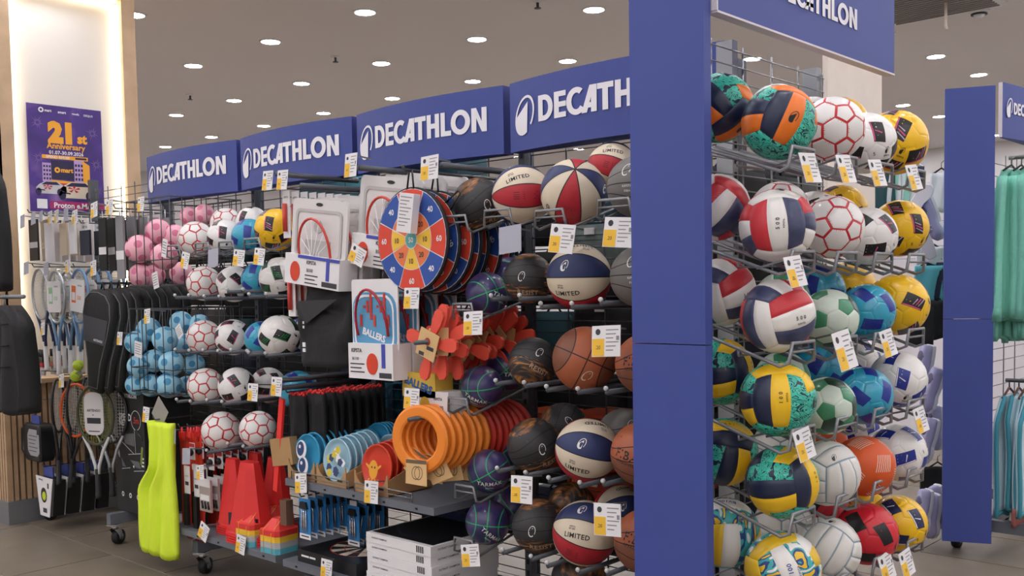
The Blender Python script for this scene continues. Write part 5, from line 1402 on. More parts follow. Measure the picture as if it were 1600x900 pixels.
for nm, px, col in (('blue', 553, 'blue'), ('pale blue', 604, 'pale blue'), ('blue', 590, 'blue')):
    y0 = 2.98 if px != 590 else 3.08
    c = PY(px, 690 if px != 590 else 668, y0)
    wd = {553: 'behind the pale blue ones', 604: 'behind the red ones', 590: 'at the very back of the shelf'}[px]
    if px != 590: carton(c.x, y0-.005, 3.165, .21, .17, 'open brown carton of %s frisbees %s' % (nm, wd))
    for k in range(4): obj('frisbee', FM[nm], None, (c.x, y0+.02+.034*k if px != 590 else y0+.02*k, .77 if px != 590 else .8), (math.radians(-6), 0, 0), 1.0, '%s frisbee %s, %s of its row' % (nm, wd, ORD[k]), 'frisbee', 'frisbees on the shelf')
# ================================================================ dart packs
m_dblue = mat('dart_card_blue', '2f7fbe', .5)
def dart(r):
    MB().box((0, 0, -.095), (.085, .004, .19)).build('card', m_dblue, r)
    MB().box((0, -.0026, -.178), (.085, .001, .024)).build('card_foot', m_card, r)
    t = MB(); t.flat(rect(-.03, -.18, .03, -.174), -.0034); t.build('print', m_inkd, r)
    for sx in (-.016, .0, .016):
        MB().tube([(sx, -.008, -.035), (sx, -.008, -.07), (sx, -.008, -.075), (sx, -.008, -.13), (sx, -.008, -.16)], [.0025, .0025, .005, .005, .001], 6).build('dart', m_chrome, r)
    MB().prism([(-.03, -.045), (.03, -.045), (.02, -.015), (-.02, -.015)], -.014, -.002).build('flight', m_black, r)
    MB().box((0, 0, .008), (.05, .003, .03)).build('header', m_card, r)
c = hung_row('dart_pack', 476, 779, 2.72, .042, 9, dart, '%s dart set on a blue card below the frisbee shelf', 'dart sets on blue cards', 'darts')
hook(c.x, c.z+.012, 2.69, 3.2, 'hook carrying the dart sets below the frisbee shelf')
c = hung_row('dart_pack', 552, 790, 2.9, .05, 4, dart, '%s dart set on the hook deep under the frisbee shelf', 'dart sets on blue cards', 'darts', .2)
MB().box((0, 0, 0), (.05, .04, .12)).build('hanging_carton', mat('brown_carton', '6d4f3e', .7), None, loc=PY(448, 800, 2.74), label='narrow brown carton left of the dart sets', cat='box')
# ================================================================ dartboard box and white boxes
p0, p1 = PY(470, 868, 2.76), PY(572, 880, 2.76)
o = MB().box((0, .22, .03), (.44, .44, .06)).build('dartboard_box', mat('box_black', '17171a', .35), None, loc=(-3.70, 2.73, .268), label='flat black box with a black and white dartboard printed on its lid', cat='box')
d_ = MB()
for k in range(20):
    a0, a1 = 2*PI*k/20, 2*PI*(k+1)/20
    for r0, r1, m_ in ((.02, .1, k % 2), (.105, .165, k % 2)): sector(d_, r0, r1, a0+.01, a1-.01, m_, 2)
ring2d(d_, 0, 0, .1, .105, 24, -.0033, 2); ring2d(d_, 0, 0, .165, .17, 24, -.0033, 2)
obj('dartboard_print', d_.mesh('dartboard_print', [m_black, mat('dart_cream', 'd8cdb8', .6), m_hred]), o, (.02, .22, .0575), (-PI/2, 0, 0))
t = MB(); t.flat(rect(-.19, .028, -.13, .037), -.001); t.flat(rect(-.125, .028, -.08, .037), -.001); t.build('lettering', m_white, o)
for k in range(5):
    o = MB().box((0, .2, .0215), (.415, .40, .042)).build('flat_box', m_card, None, loc=(-3.21+.004*((k*7) % 3-1), 2.74+.003*(k % 2), .2685+.0432*k), label='flat white dartboard box of the stack, %s' % ('bottom one', 'second from the bottom', 'middle one', 'second from the top', 'top one with a dark lid')[k], cat='box', group='stack of flat white boxes')
    t = MB(); put_text(t, 'OUTSHOT CHAMPION', -.12, .024, wd=.1, y=-.0008, bold=.02)
    for q in range(4): t.flat(rect(.12+.012*q, .008, .128+.012*q, .036), -.0008)
    put_text(t, 'OUTSHOT CHAMPION', .1, .024, wd=.12, bold=.02, fn=lambda x, z: Vector((.2081, x, z)))
    t.build('print', m_inkd, o)
    if k == 4:
        l_ = MB().box((-.0, .21, .043), (.39, .37, .0012)).build('lid_print', mat('lid_dark', '15161a', .4), o)
        ww = MB()
        for q in range(10):
            a = PI*q/10; ww.box((0, .21, .0442), (.36, .003, .0012), R=Matrix.Rotation(a, 3, 'Z') if False else None) if q == 0 else None
        wb = MB(); ring2d(wb, 0, 0, .15, .156, 30, 0); ring2d(wb, 0, 0, .09, .095, 24, 0); ring2d(wb, 0, 0, .03, .034, 14, 0)
        for q in range(20): a = 2*PI*q/20; wb.flat([(.03*math.cos(a), .03*math.sin(a)), (.15*math.cos(a), .15*math.sin(a)), (.15*math.cos(a+.02), .15*math.sin(a+.02)), (.03*math.cos(a+.05), .03*math.sin(a+.05))], 0)
        obj('wire_print', wb.mesh('wire_print', mat('lid_grey', '46474d', .5)), l_, (0, .21, .0445), (-PI/2, 0, 0))
# ================================================================ goods on the far side, seen through the grid
m_tealp = ramp_mat('teal_pouch', [(.35, '2b8a96'), (.5, '1d3f63'), (.65, '3aa0aa')], 'noise', 9, .5, .6, 3)
def pouch(r):
    MB().box((0, 0, -.09), (.19, .1, .18)).build('pouch', m_tealp, r); MB().box((0, 0, .005), (.06, .02, .03)).build('header', m_black, r)
for (x, z, n, wd) in ((-4.1, 1.28, 1, 'upper left'), (-3.98, 1.06, 2, 'lower left'), (-3.75, 1.28, 3, 'upper right'), (-3.72, 1.06, 4, 'lower right')):
    o = empty('swim_pouch', (x, 3.36, z), 'teal and navy patterned pouch seen through the grid under the black bags, '+wd, 'pouch', 'teal pouches behind the grid'); pouch(o)
m_orb = mat('orange_fabric', 'c2461f', .7)
for k, (x, z, wd, c_) in enumerate(((-2.95, .86, 'orange pouch behind the rings', m_orb), (-2.62, .88, 'orange pouch behind the fourth-row black basketball', m_orb), (-2.3, .84, 'orange pouch behind the fourth-row navy basketball', m_orb), (-2.05, .86, 'orange pouch near the tall blue board', m_orb), (-2.6, .62, 'orange bag behind the bottom-row basketballs', m_orb), (-2.2, .60, 'orange bag low behind the FIBA basketballs', m_orb),
    (-3.3, 1.22, 'grey-green carton seen through the grid left of the vanes', mat('carton_sage', '6d7a76', .6)), (-3.3, 1.02, 'lower grey-green carton seen through the grid', mat('carton_sage', '6d7a76', .6)), (-2.25, 1.28, 'dark blue bag seen through the grid above the brown basketball', mat('dark_blue_bag', '1f2f5c', .7)), (-2.55, 1.36, 'dark bag seen through the grid by the price tags', m_fab),
    (-4.5, 2.06, 'teal rolled bag behind the second header post', mat('teal_bag', '2c6f78', .7)), (-3.6, 2.10, 'dark teal bag with red straps behind the hoop sets', mat('teal_bag_dark', '1d4a55', .7)), (-4.3, 1.36, 'navy bag behind the soccer rows', mat('dark_blue_bag', '1f2f5c', .7)), (-5.3, 1.5, 'dark bag behind the blue ball basket', m_fab), (-4.55, .95, 'black bag behind the lower soccer balls', m_fab), (-3.55, .45, 'dark blue bag behind the dart sets', mat('dark_blue_bag', '1f2f5c', .7)), (-4.6, .5, 'black bag behind the red cones', m_fab), (-3.5, 1.62, 'black bag behind the hoop cartons', m_fab), (-2.6, 1.68, 'grey carton behind the top basketballs', mat('carton_sage', '6d7a76', .6)), (-2.15, 1.66, 'pale green carton behind the top-row grey basketball', mat('carton_sage', '6d7a76', .6)))):
    w_ = .34 if 'bag' in wd else .26
    mb = MB(); rings = []
    for j in range(7):
        v = j/6; e = 1-.12*(2*v-1)**4; rings.append([Vector((sx*w_/2*e, .14*sy*e, -.12+.24*v)) for sx, sy in ((-1, -.8), (-.8, -1), (.8, -1), (1, -.8), (1, .8), (.8, 1), (-.8, 1), (-1, .8))])
    loft(mb, rings, 0, 'bag' in wd); o = mb.build('stock_bag' if 'bag' in wd or 'pouch' in wd else 'stock_carton', c_, None, loc=(x, 3.45, z), label=wd, cat='bag' if 'bag' in wd or 'pouch' in wd else 'box')
    MB().box((0, -.145, .09), (.05, .006, .03)).build('label', m_card, o)
    if 'red straps' in wd: MB().tube([(-.12, -.15, .02), (-.05, -.16, .1), (.05, -.16, .08), (.13, -.15, .1)], .012, 6).build('strap', m_hred, o)

# dark stock on the far side, seen through the grids
dk = [m_fab, mat('stock_navy', '1a2036', .8), mat('stock_charcoal', '2b2b2e', .8), mat('stock_teal', '1d4048', .8)]
def dark_bag(w_, h_, d_):
    rings = []
    for j in range(6):
        v = j/5; e = 1-.14*(2*v-1)**4; rings.append([Vector((sx*w_/2*e, d_/2*sy*e, -h_/2+h_*v)) for sx, sy in ((-1, -.8), (-.8, -1), (.8, -1), (1, -.8), (1, .8), (.8, 1), (-.8, 1), (-1, .8))])
    mb = MB(); loft(mb, rings, 0, True); mb.tube([(-.05, 0, h_/2-.01), (0, 0, h_/2+.05), (.05, 0, h_/2-.01)], .006, 5); return mb
DB = [dark_bag(.30, .26, .12).mesh('dark_bag', m_) for m_ in dk]
random.seed(5)
for i in range(-5, 14):
    for j in range(6):
        x = -5.85+.30*i; z = .42+.29*j
        obj('dark_bag', DB[random.choice((0, 0, 1, 2, 0, 3))], None, (x+random.uniform(-.02, .02), 3.72, z), (0, 0, random.uniform(-.1, .1)), None, 'dark bag hanging on the far side of the long gondola, behind its grid', 'bag', 'dark bags on the far side of the long gondola')
DE = [dark_bag(.26, .24, .10).mesh('dark_bag', m_) for m_ in dk[:3]]
for i in range(3):
    for j in range(6):
        obj('dark_bag', DE[(i+j*2) % 3], None, (-1.84, 2.95+.27*i, .42+.28*j), (0, 0, PI/2), None, 'dark bag behind the grid of the end rack', 'bag', 'dark bags behind the end rack')
# ================================================================ poster on the pillar
MP = Matrix.Translation((-7.055, 3.087, 2.481)) @ MX
po = empty('poster', (0, 0, 0), 'purple 21st Anniversary poster with two cars on the lit pillar panel', 'poster'); po.matrix_world = MP
pw, ph_ = .518, .735
sheet = ramp_mat('poster_purple', [(.3, '33226b'), (.55, '4a2c86'), (.72, '8d6bb0')], 'noise', 3.5, .5, .4, 3)
MB().box((0, .002, 0), (pw, .004, ph_)).build('sheet', sheet, po)
P_ = [mat('poster_gold', 'f2a92c', .5), m_white, mat('poster_magenta', 'a82468', .5), mat('poster_lilac', 'b99ad0', .5), mat('poster_dark', '221a44', .5), mat('poster_red', 'c42232', .5), mat('poster_silver', 'c9c4c9', .4), mat('poster_cream', 'e2d3bf', .4)]
t = MB()
put_text(t, '21', -.04, .185, h=.155, y=-.0022, m=0, bold=.08, spacing=1.0); put_text(t, 'st', .115, .15, h=.065, y=-.0022, m=0, bold=.05)
put_text(t, 'Anniversary', .0, .085, wd=.27, y=-.0024, m=0, bold=.03)
t.build('gold_lettering', P_, po)
t = MB()
put_text(t, '01.07-30.09.2026', .0, .045, wd=.24, y=-.0022, m=1, bold=.02)
put_text(t, 'mart', -.115, .328, h=.016, y=-.0022, m=1, bold=.03); put_text(t, 'smart', -.02, .325, h=.016, y=-.0022, m=1, bold=.03)
put_text(t, 'goods.', .075, .322, h=.02, y=-.0022, m=1, bold=.03); put_text(t, 'DEQLO', .165, .32, h=.017, y=-.0022, m=1, bold=.02)
ring2d(t, -.163, .33, .009, .018, 16, -.0022, 1)
for cx, cz, n in ((-.19, .24, 14), (.19, .2, 12), (-.19, .0, 12), (.21, -.02, 12)):
    for k in range(n):
        a = 2*PI*k/n+.2; r0, r1 = .012, .03+.012*(k % 3); c_, s_ = math.cos(a), math.sin(a)
        t.flat([(cx+r0*c_-.001*s_, cz+r0*s_+.001*c_), (cx+r0*c_+.001*s_, cz+r0*s_-.001*c_), (cx+r1*c_, cz+r1*s_)], -.0021, 3)
put_text(t, 'Proton e.MAS', .045, -.318, wd=.29, y=-.0032, m=1, bold=.03)
t.build('white_lettering', P_, po)
b = MB()
b.flat(rect(-.17, .0, .15, .026), -.0021, 0); b.flat(rect(-.13, -.345, .259, -.29), -.0024, 2); b.flat(rect(-.215, -.345, -.145, -.28), -.0024, 1)
b.flat(rect(-.17, -.16, -.11, -.03), -.0021, 3); b.flat(rect(-.11, -.14, .05, -.01), -.0022, 4); b.flat(rect(.05, -.16, .12, -.0), -.0021, 3); b.flat([(.11, -.15), (.16, -.16), (.16, -.03), (.11, .0)], -.0023, 0)
for i in range(4):
    for j in range(3): b.flat(rect(-.163+.019*j, -.145+.028*i, -.151+.019*j, -.13+.028*i), -.0023, 4); b.flat(rect(.056+.021*j, -.14+.032*i, .07+.021*j, -.122+.032*i), -.0023, 4)
b.flat([(-.12, -.165), (.07, -.165), (.06, -.15), (-.11, -.145)], -.0026, 0); b.flat(rect(-.06, -.18, .04, -.165), -.0026, 5)
put_text(b, 'mart', .0, -.075, wd=.085, y=-.0028, m=0, bold=.04); ring2d(b, -.068, -.075, .008, .02, 14, -.0028, 0)
put_text(b, 'SPEND RM100', -.06, .013, wd=.16, y=-.0028, m=1, bold=.01); b.flat(rect(.06, .006, .14, .02), -.0028, 4)
b.build('printed_picture', P_, po, kind='stuff')
def pcar(name, cx, cz, s_, bm):
    q = MB()
    body = [(-.11, -.03), (-.112, .0), (-.09, .022), (-.045, .045), (.04, .046), (.085, .02), (.105, .01), (.108, -.03), (.07, -.045), (-.08, -.045)]
    q.flat([(cx+x*s_, cz+z*s_) for x, z in body][::-1] if False else [(cx+x*s_, cz+z*s_) for x, z in reversed(body)][::-1], -.003, bm)
    q.flat([(cx+x*s_, cz+z*s_) for x, z in ((-.075, .02), (.06, .022), (.036, .043), (-.043, .042))], -.0034, 4)
    for wx in (.055, -.095): q.flat(circ(cx+wx*s_, cz-.03*s_, .02*s_, 12, .026*s_), -.0036, 4)
    for a in (0, 1.2, 2.4, 3.7, 5): q.flat([(cx+(-.03+.0)*s_, cz+.005*s_), (cx+(-.03+.035*math.cos(a))*s_, cz+(.005+.02*math.sin(a))*s_), (cx+(-.03+.035*math.cos(a+.6))*s_, cz+(.005+.02*math.sin(a+.6))*s_)], -.0037, 5)
    q.flat([(cx-.1*s_, cz-.012*s_), (cx-.05*s_, cz-.016*s_), (cx-.05*s_, cz-.024*s_), (cx-.1*s_, cz-.02*s_)], -.0036, 4)
    q.build(name, P_, po)
pcar('printed_car', -.11, -.2, .95, 6); pcar('printed_car', .08, -.21, 1.25, 7)
# ================================================================ racket section by the pillar
YR = 2.74
m_sil = mat('racket_silver', 'b9bcc0', .3, metal=.6); m_lbl = mat('racket_blue', '6f93b8', .35); m_str = mat('string_white', 'd5d5d0', .5); m_drk = mat('racket_black', '222225', .35)
m_org = mat('racket_orange', 'e8641f', .4); m_wr = mat('racket_white', 'd9d9d6', .35); m_grip = mat('grip_white', 'ccc8c6', .7); m_gripd = mat('grip_black', '1b1b1c', .7); m_lime = mat('string_lime', 'a9b04a', .5); m_navyr = mat('racket_navy', '232c52', .35)
def racket(r, frame, throat, grip, string=m_str, hx=.125, hz=.165, L=.68, card=None, tri=True):
    """hangs head up from a hook at the origin"""
    cz = -hz-.01
    MB().tube([(hx*math.sin(2*PI*k/28), 0, cz+hz*math.cos(2*PI*k/28)) for k in range(28)], .0095, 6, closed=True).build('head', frame, r)
    s_ = MB()
    for k in range(-6, 7):
        x = hx*k/7; h_ = hz*math.sqrt(1-(k/7)**2); s_.tube([(x, 0, cz-h_), (x, 0, cz+h_)], .0013, 3, caps=False)
    for k in range(-8, 9):
        z = hz*k/9; w_ = hx*math.sqrt(1-(k/9)**2); s_.tube([(-w_, .001, cz+z), (w_, .001, cz+z)], .0013, 3, caps=False)
    s_.build('strings', string, r, kind='stuff')
    t = MB(); b = -2*hz-.16
    for sx in (-1, 1): t.tube([(sx*hx*.72, 0, cz-hz*.72), (sx*hx*.35, 0, cz-hz-.04), (sx*.014, 0, b+.02), (sx*.01, 0, b-.03)], .01, 6)
    t.build('throat', throat, r)
    MB().tube([(0, 0, b), (0, 0, -L+.02), (0, 0, -L+.015), (0, 0, -L)], [.015, .0165, .019, .019], 8).build('grip', grip, r)
    if card:
        cm, txt = card
        q = MB().prism(rrect(-.1, cz-.1, .1, cz+.1, .02), -.016, -.012).build('card', m_card, r)
        f = MB(); f.flat(rect(-.075, cz-.045, -.015, cz+.06), -.0165, 0); f.flat(rect(-.068, cz-.03, -.022, cz+.02), -.017, 1); put_text(f, 'KIPSTA' if False else 'ARTENGO', .04, cz+.065, wd=.06, y=-.0165, m=2, bold=.02); put_text(f, txt, .03, cz-.01, wd=.05, y=-.0165, m=0, bold=.02)
        f.build('print', [cm, m_card, m_inkd], q)
def place(px, py, y=YR): return PY(px, py, y)
c = place(60, 418); r0 = empty('badminton_racket', c, 'silver racket with navy throat, leftmost front racket by the lit pillar', 'racket', 'rackets on the upper hooks', rot=(0, math.radians(-6), 0)); racket(r0, m_sil, m_navyr, m_grip)
for k in range(1, 4): dup(r0, (c.x+.02*k, YR+.06*k, c.z), (0, math.radians(-6+2*k), 0), 'silver racket with navy throat, %s on the leftmost hook' % ORD[k])
c = place(86, 421); r1 = empty('badminton_racket', c, 'silver and blue racket with a green-printed white card', 'racket', 'rackets on the upper hooks'); racket(r1, m_sil, m_lbl, m_grip, card=(mat('card_green', '9cc79a', .6), '100'))
for k in range(1, 3): dup(r1, (c.x+.01*k, YR+.07*k, c.z), None, 'silver and blue racket with a green card, %s on its hook' % ORD[k])
c = place(124, 418); r2b = empty('badminton_racket', c, 'light blue racket with an orange-printed white card', 'racket', 'rackets on the upper hooks', rot=(0, math.radians(5), 0)); racket(r2b, m_lbl, m_lbl, m_grip, card=(mat('card_orange', 'e2702f', .6), '500'))
for k in range(1, 4): dup(r2b, (c.x+.01*k, YR+.07*k, c.z), (0, math.radians(4-2*k), 0), 'light blue racket with an orange card, %s on its hook' % ORD[k])
for px, nm in ((60, 'leftmost'), (86, 'second'), (124, 'third')):
    a = place(px, 417); hook(a.x, a.z, 2.70, 3.2, 'hook carrying the %s upper rackets by the lit pillar' % nm)
# lower rackets
c = place(90, 590); r3 = empty('tennis_racket', c, 'black racket on the lower left hook, in front of the slatted pillar foot', 'racket', 'rackets on the lower hooks', rot=(0, math.radians(-5), math.radians(-40))); racket(r3, m_drk, m_drk, m_gripd, m_str, .12, .17, .69)
for k in range(1, 3): dup(r3, (c.x+.03*k, YR+.08*k, c.z), (0, math.radians(-5), math.radians(-40)), 'black racket, %s on the lower left hook' % ORD[k])
c = place(121, 598, 2.80); r4 = empty('tennis_racket', c, 'orange-framed racket behind the racket bags, lower hook', 'racket', 'rackets on the lower hooks', rot=(0, math.radians(8), math.radians(20))); racket(r4, m_org, m_drk, m_gripd, m_str, .125, .17, .69)
c = place(147, 600, 2.72); r5 = empty('tennis_racket', c, 'white racket with lime strings and a white card, below the racket bags', 'racket', 'rackets on the lower hooks', rot=(0, 0, math.radians(25))); racket(r5, mat('racket_olive', '4b4c38', .4), m_wr, m_gripd, m_lime, .13, .18, .70)
q = MB().prism(rrect(-.07, -.31, .07, -.05, .05), -.014, -.010).build('card', m_card, r5)
f = MB(); put_text(f, 'ARTENGO', 0, -.16, wd=.1, y=-.0145, bold=.03); f.flat(rect(-.05, -.24, .05, -.205), -.0145); f.flat(rect(-.04, -.29, .04, -.284), -.0145); f.flat(rect(-.01, -.19, .0, -.185), -.0145); f.build('print', m_inkd, q)
for k in range(1, 4):
    q = empty('tennis_racket', (c.x+.015*k, 2.72+.08*k, c.z), 'grey racket behind the white and lime one, %s on its hook' % ORD[k], 'racket', 'rackets on the lower hooks', rot=(0, 0, math.radians(25)))
    if k == 1: racket(q, m_drk, m_sil, m_gripd, m_str, .13, .18, .70); r6 = q
    else:
        for ch in r6.children: d = ch.copy(); COL.objects.link(d); d.parent = q
# racket bags
m_bag = mat('bag_black', '232322', .75, bump=.25, bscale=30); m_bagp = mat('bag_panel', '47474a', .6)
def rbag(r):
    P = [(-.05, -.62), (.05, -.62), (.07, -.45), (.12, -.28), (.145, -.15), (.13, -.06), (.08, -.012), (0, 0), (-.08, -.012), (-.13, -.06), (-.145, -.15), (-.12, -.28), (-.07, -.45)]
    mb = MB(); cz = -.22
    def ringy(s_, y): return [Vector((x*s_, y, cz+(z-cz)*s_)) for x, z in P]
    loft(mb, [ringy(.8, -.035), ringy(.95, -.028), ringy(1, -.01), ringy(1, .01), ringy(.95, .026), ringy(.8, .03)], 0, True)
    mb.build('body', m_bag, r)
    MB().prism([(-.1, -.32), (.1, -.32), (.12, -.17), (-.12, -.17)], -.0375, -.034).build('pocket', m_bagp, r)
    MB().tube([(x*.92, -.031, cz+(z-cz)*.92) for x, z in P], .003, 5, closed=True).build('zip_piping', mat('piping_grey', '6f6f70', .5), r)
    t = MB(); put_text(t, 'ARTENGO', .04, -.30, wd=.09, y=-.0382, bold=.02); t.build('lettering', m_white, r)
    MB().tube([(-.02, .0, -.02), (0, .0, .04), (.02, .0, -.02)], .006, 5).build('strap', m_black, r)
c = place(160, 452, 2.70); rb = empty('racket_bag', c, 'black racket bag with a grey pocket, front one of the hanging row', 'bag', 'black racket bags', rot=(0, math.radians(9), math.radians(8))); rbag(rb)
for k in range(1, 10): dup(rb, (c.x+.005*k, 2.70+.048*k, c.z+.004*k), (0, math.radians(9-(k % 4)*2.2), math.radians(8+(k*5) % 7)), 'black racket bag, %s in the hanging row' % ORD[k])
hook(c.x, c.z+.035, 2.66, 3.2, 'thick hook carrying the black racket bags', .008)
for px, py, lb in ((122, 571, 'upper yellow-green tennis ball beside the racket bags'), (118, 588, 'lower yellow-green tennis ball beside the racket bags'), (152, 584, 'yellow-green tennis ball half hidden between two racket bags')):
    y = 2.72 if px != 152 else 2.80
    o = MB().ball((0, 0, 0), .034, 8).build('tennis_ball', mat('tennis_yellow', 'c3d935', .85, bump=.2, bscale=80), None, loc=PY(px, py, y), label=lb, cat='ball')
    MB().tube([(.0345*math.cos(a)*math.cos(.5*math.sin(2*a)), -.0345*math.sin(a)*math.cos(.5*math.sin(2*a)), .0345*math.sin(.5*math.sin(2*a))) for a in [2*PI*k/24 for k in range(24)]], .001, 4, closed=True).build('seam', m_white, o)
# packs on the top hooks
def flatpack(cols, w_, h_, belt=None, header=None, th=.012):
    def f(r):
        MB().box((0, 0, -h_/2), (w_, th, h_)).build('pack', cols, r)
        if belt: MB().box((0, -th/2-.0008, -h_*.62), (w_*1.01, .002, h_*.14)).build('belt', belt, r)
        if header: MB().box((0, 0, .02), (w_*.8, .003, .05)).build('header', header, r); t = MB(); put_text(t, 'KIPSTA', 0, .02, wd=w_*.5, y=-.002, bold=.03); t.build('print', m_inkd, r)
        MB().tube([(0, 0, 0), (0, 0, .05)], .003, 5).build('hanger', m_white, r)
    return f
m_bandg = mat('pack_grey', 'b5b2b3', .6); m_navy2 = mat('pack_navy', '1c2433', .6); m_beige = mat('pack_beige', 'c9b79c', .6)
for px, py, n, dy, fn_, lb, grp in ((52, 343, 5, .075, flatpack(m_black, .13, .27, m_bandg), '%s black pack with a grey belt, leftmost hook by the lit pillar', 'black packs on the leftmost hook'),
    (76, 348, 6, .05, flatpack(mat('pack_white', 'd8d3d6', .6), .12, .25), '%s white pack on the second hook under the poster', 'white packs under the poster'),
    (99, 349, 2, .06, flatpack(m_beige, .1, .2), '%s beige pack under the poster', 'beige packs under the poster'),
    (113, 346, 3, .06, flatpack(m_card, .08, .2), '%s narrow white pack right of the beige ones', 'narrow white packs'),
    (133, 360, 4, .09, flatpack(m_navy2, .13, .15, None, m_card), '%s small navy pack with a white header card', 'navy packs under the poster'),
    (160, 341, 5, .055, flatpack(m_black, .09, .31, m_card), '%s long black pack with a white belt', 'long black packs'),
    (187, 338, 5, .07, flatpack(mat('pack_midgrey', '8b8a8c', .6), .09, .36, m_card), '%s tall grey pack with a white top left of the pink balls', 'tall grey packs')):
    random.seed(px); c = hung_row('hung_pack', px, py, 2.735, dy, n, fn_, lb, grp, 'pack'); hook(c.x, c.z+.045, 2.70, 3.2, 'upper hook carrying the '+lb.replace('%s ', '')+'s')
random.seed(11)
for px, py, w_, h_, gr, lb in ((35, 346, .07, .085, 1, 'leftmost grey tag on the top hooks by the lit pillar'), (52, 341, .07, .08, 1, 'second grey tag on the top hooks by the lit pillar'), (64, 338, .05, .07, 1, 'third small grey tag on the top hooks'), (78, 340, .06, .08, 0, 'price tag over the white packs under the poster'),
    (88, 338, .06, .08, 0, 'price tag over the beige packs'), (103, 335, .06, .08, 1, 'grey tag over the narrow white packs'), (117, 339, .07, .085, 0, 'price tag over the navy packs'), (147, 328, .085, .09, 0, 'price tag over the long black packs'), (171, 323, .08, .09, 0, 'price tag over the tall grey packs'),
    (41, 419, .075, .08, 1, 'grey tag before the leftmost silver racket'), (72, 420, .07, .08, 1, 'grey tag before the green-card racket'), (106, 416, .07, .08, 0, 'pale price tag before the light blue racket'), (146, 419, .07, .09, 0, 'white price tag over the racket bags'), (67, 514, .06, .08, 0, 'price tag at the throat of the silver rackets'), (62, 588, .05, .08, 1, 'grey tag left of the black racket'), (96, 595, .07, .085, 0, 'price tag over the black and orange rackets'), (52, 634, .04, .09, 1, 'narrow grey tag beside the slatted pillar foot')):
    price_tag(PY(px, py, 2.69), lb, w_, h_, 0, -8, -6, bool(gr), 'price tags of the racket section')
# grips, case, ball packs
def gripset(r):
    MB().box((0, 0, .01), (.09, .05, .03)).build('red_base', mat('grip_red', 'a62a2c', .6), r); MB().box((0, 0, .045), (.09, .05, .035)).build('black_band', m_black, r)
    for k in range(3): MB().tube([(-.03+.03*k, -.01, .06), (-.03+.03*k, -.01, .11)], .012, 8).build('grip_roll', m_drk, r); 
    for k in range(3): MB().tube([(-.03+.03*k, -.01, -.005), (-.03+.03*k, -.01, -.06)], .011, 8).build('white_roll', m_grip, r)
c = hung_row('grip_pack', 68, 572, 2.76, .08, 3, gripset, '%s red and black grip pack below the silver rackets', 'grip packs below the silver rackets', 'grip')
c = PY(61, 690, 2.72)
o = empty('carry_case', c, 'black case with a grey printed label before the slatted pillar foot', 'case')
mb = MB(); loft(mb, [[Vector((x*s_, y, z*s_)) for x, z in rrect(-.135, -.125, .135, .125, .04)] for y, s_ in ((-.05, .92), (-.04, 1), (.04, 1), (.05, .92))], 0); mb.build('shell', m_black, o)
MB().tube([(-.13, -.03, .09), (-.16, -.035, .08), (-.165, -.035, -.06), (-.13, -.03, -.09)], .016, 8).build('handle', m_drk, o)
MB().prism([(-.02, .09), (.1, .09), (.1, .06), (.13, .06), (.13, -.06), (.1, -.085), (-.01, -.085), (-.05, -.05), (-.05, .05)], -.054, -.05).build('label', mat('case_label', '98979a', .6), o)
MB().box((.02, -.02, .15), (.12, .01, .06)).build('blue_hanger', m_blue, o)
t = MB()
for k in range(5): t.flat(rect(-.03, .045-.025*k, .11-.02*(k % 3), .05-.025*k), -.0545)
t.build('print', m_inkd, o)
def bpack(r):
    mb = MB(); mb.prism([(-.14, .12), (.12, .12), (.05, -.14), (-.09, -.14)], -.03, -.025); mb.build('card', m_card, r)
    MB().prism([(-.12, .11), (.14, .11), (.09, -.13), (.03, -.13)], -.024, .05).build('pouch', m_black, r)
    MB().prism(circ(-.02, .0, .045, 18, .05), -.0312, -.0302).build('window', mat('pack_window', '2c2d28', .5), r)
    MB().ball((-.01, -.033, -.005), .03, 6, 0, (1, .2, 1)).build('ball_print', mat('tennis_yellow', 'c3d935', .85), r)
    MB().box((.0, .0, .155), (.14, .01, .07)).build('blue_hanger', m_blue, r)
    t = MB(); put_text(t, 'ARTENGO', -.06, .1, wd=.07, y=-.0312, bold=.02); t.flat(rect(-.04, -.115, .02, -.085), -.0312); t.flat(rect(.04, .05, .06, .085), -.0312); t.build('print', m_inkd, r)
c = hung_row('ball_pack', 78, 773, 2.72, .10, 4, bpack, '%s white-fronted ball pack with a round window, low on the racket rack', 'ball packs low on the racket rack', 'pack', 0)
hook(c.x, c.z+.19, 2.68, 3.2, 'lowest hook carrying the white-fronted ball packs')
o = MB().box((0, 0, 0), (.03, .04, .035)).build('ball_tube', mat('tube_lime', 'c7dc3a', .6), None, loc=PY(56, 786, 2.76), label='small lime green pack at the foot of the racket rack', cat='pack')
# tall black box with white line pictures
c0, c1 = PY(186, 845, 2.86), PY(232, 845, 2.86); zt, zb = PY(200, 598, 2.86).z, .20
o = empty('tall_box', ((c0.x+c1.x)/2, 2.86, zb), 'tall black DECATHLON SPEED NET box between the rackets and the neon bib', 'box')
bw = c1.x-c0.x; bh = zt-zb
MB().box((0, .15, bh/2), (bw, .3, bh)).build('carton', mat('box_matte_black', '202021', .6), o)
t = MB(); s_ = -.002
brand_letters(t, -bw*.33, bh*.885, .024, fn=lambda x, z: Vector((x, s_, z)), sx=bw*.62/(brand_letters(MB(), 0, 0, 1)*.024))
put_text(t, 'SPEED', -bw*.12, bh*.735, wd=bw*.42, y=s_, bold=.03); put_text(t, 'NET', -bw*.2, bh*.69, wd=bw*.25, y=s_, bold=.03)
put_text(t, '.5m', bw*.24, bh*.72, wd=bw*.2, y=s_, bold=.02, m=1); ring2d(t, bw*.24, bh*.72, bw*.15, bw*.16, 20, s_, 0)
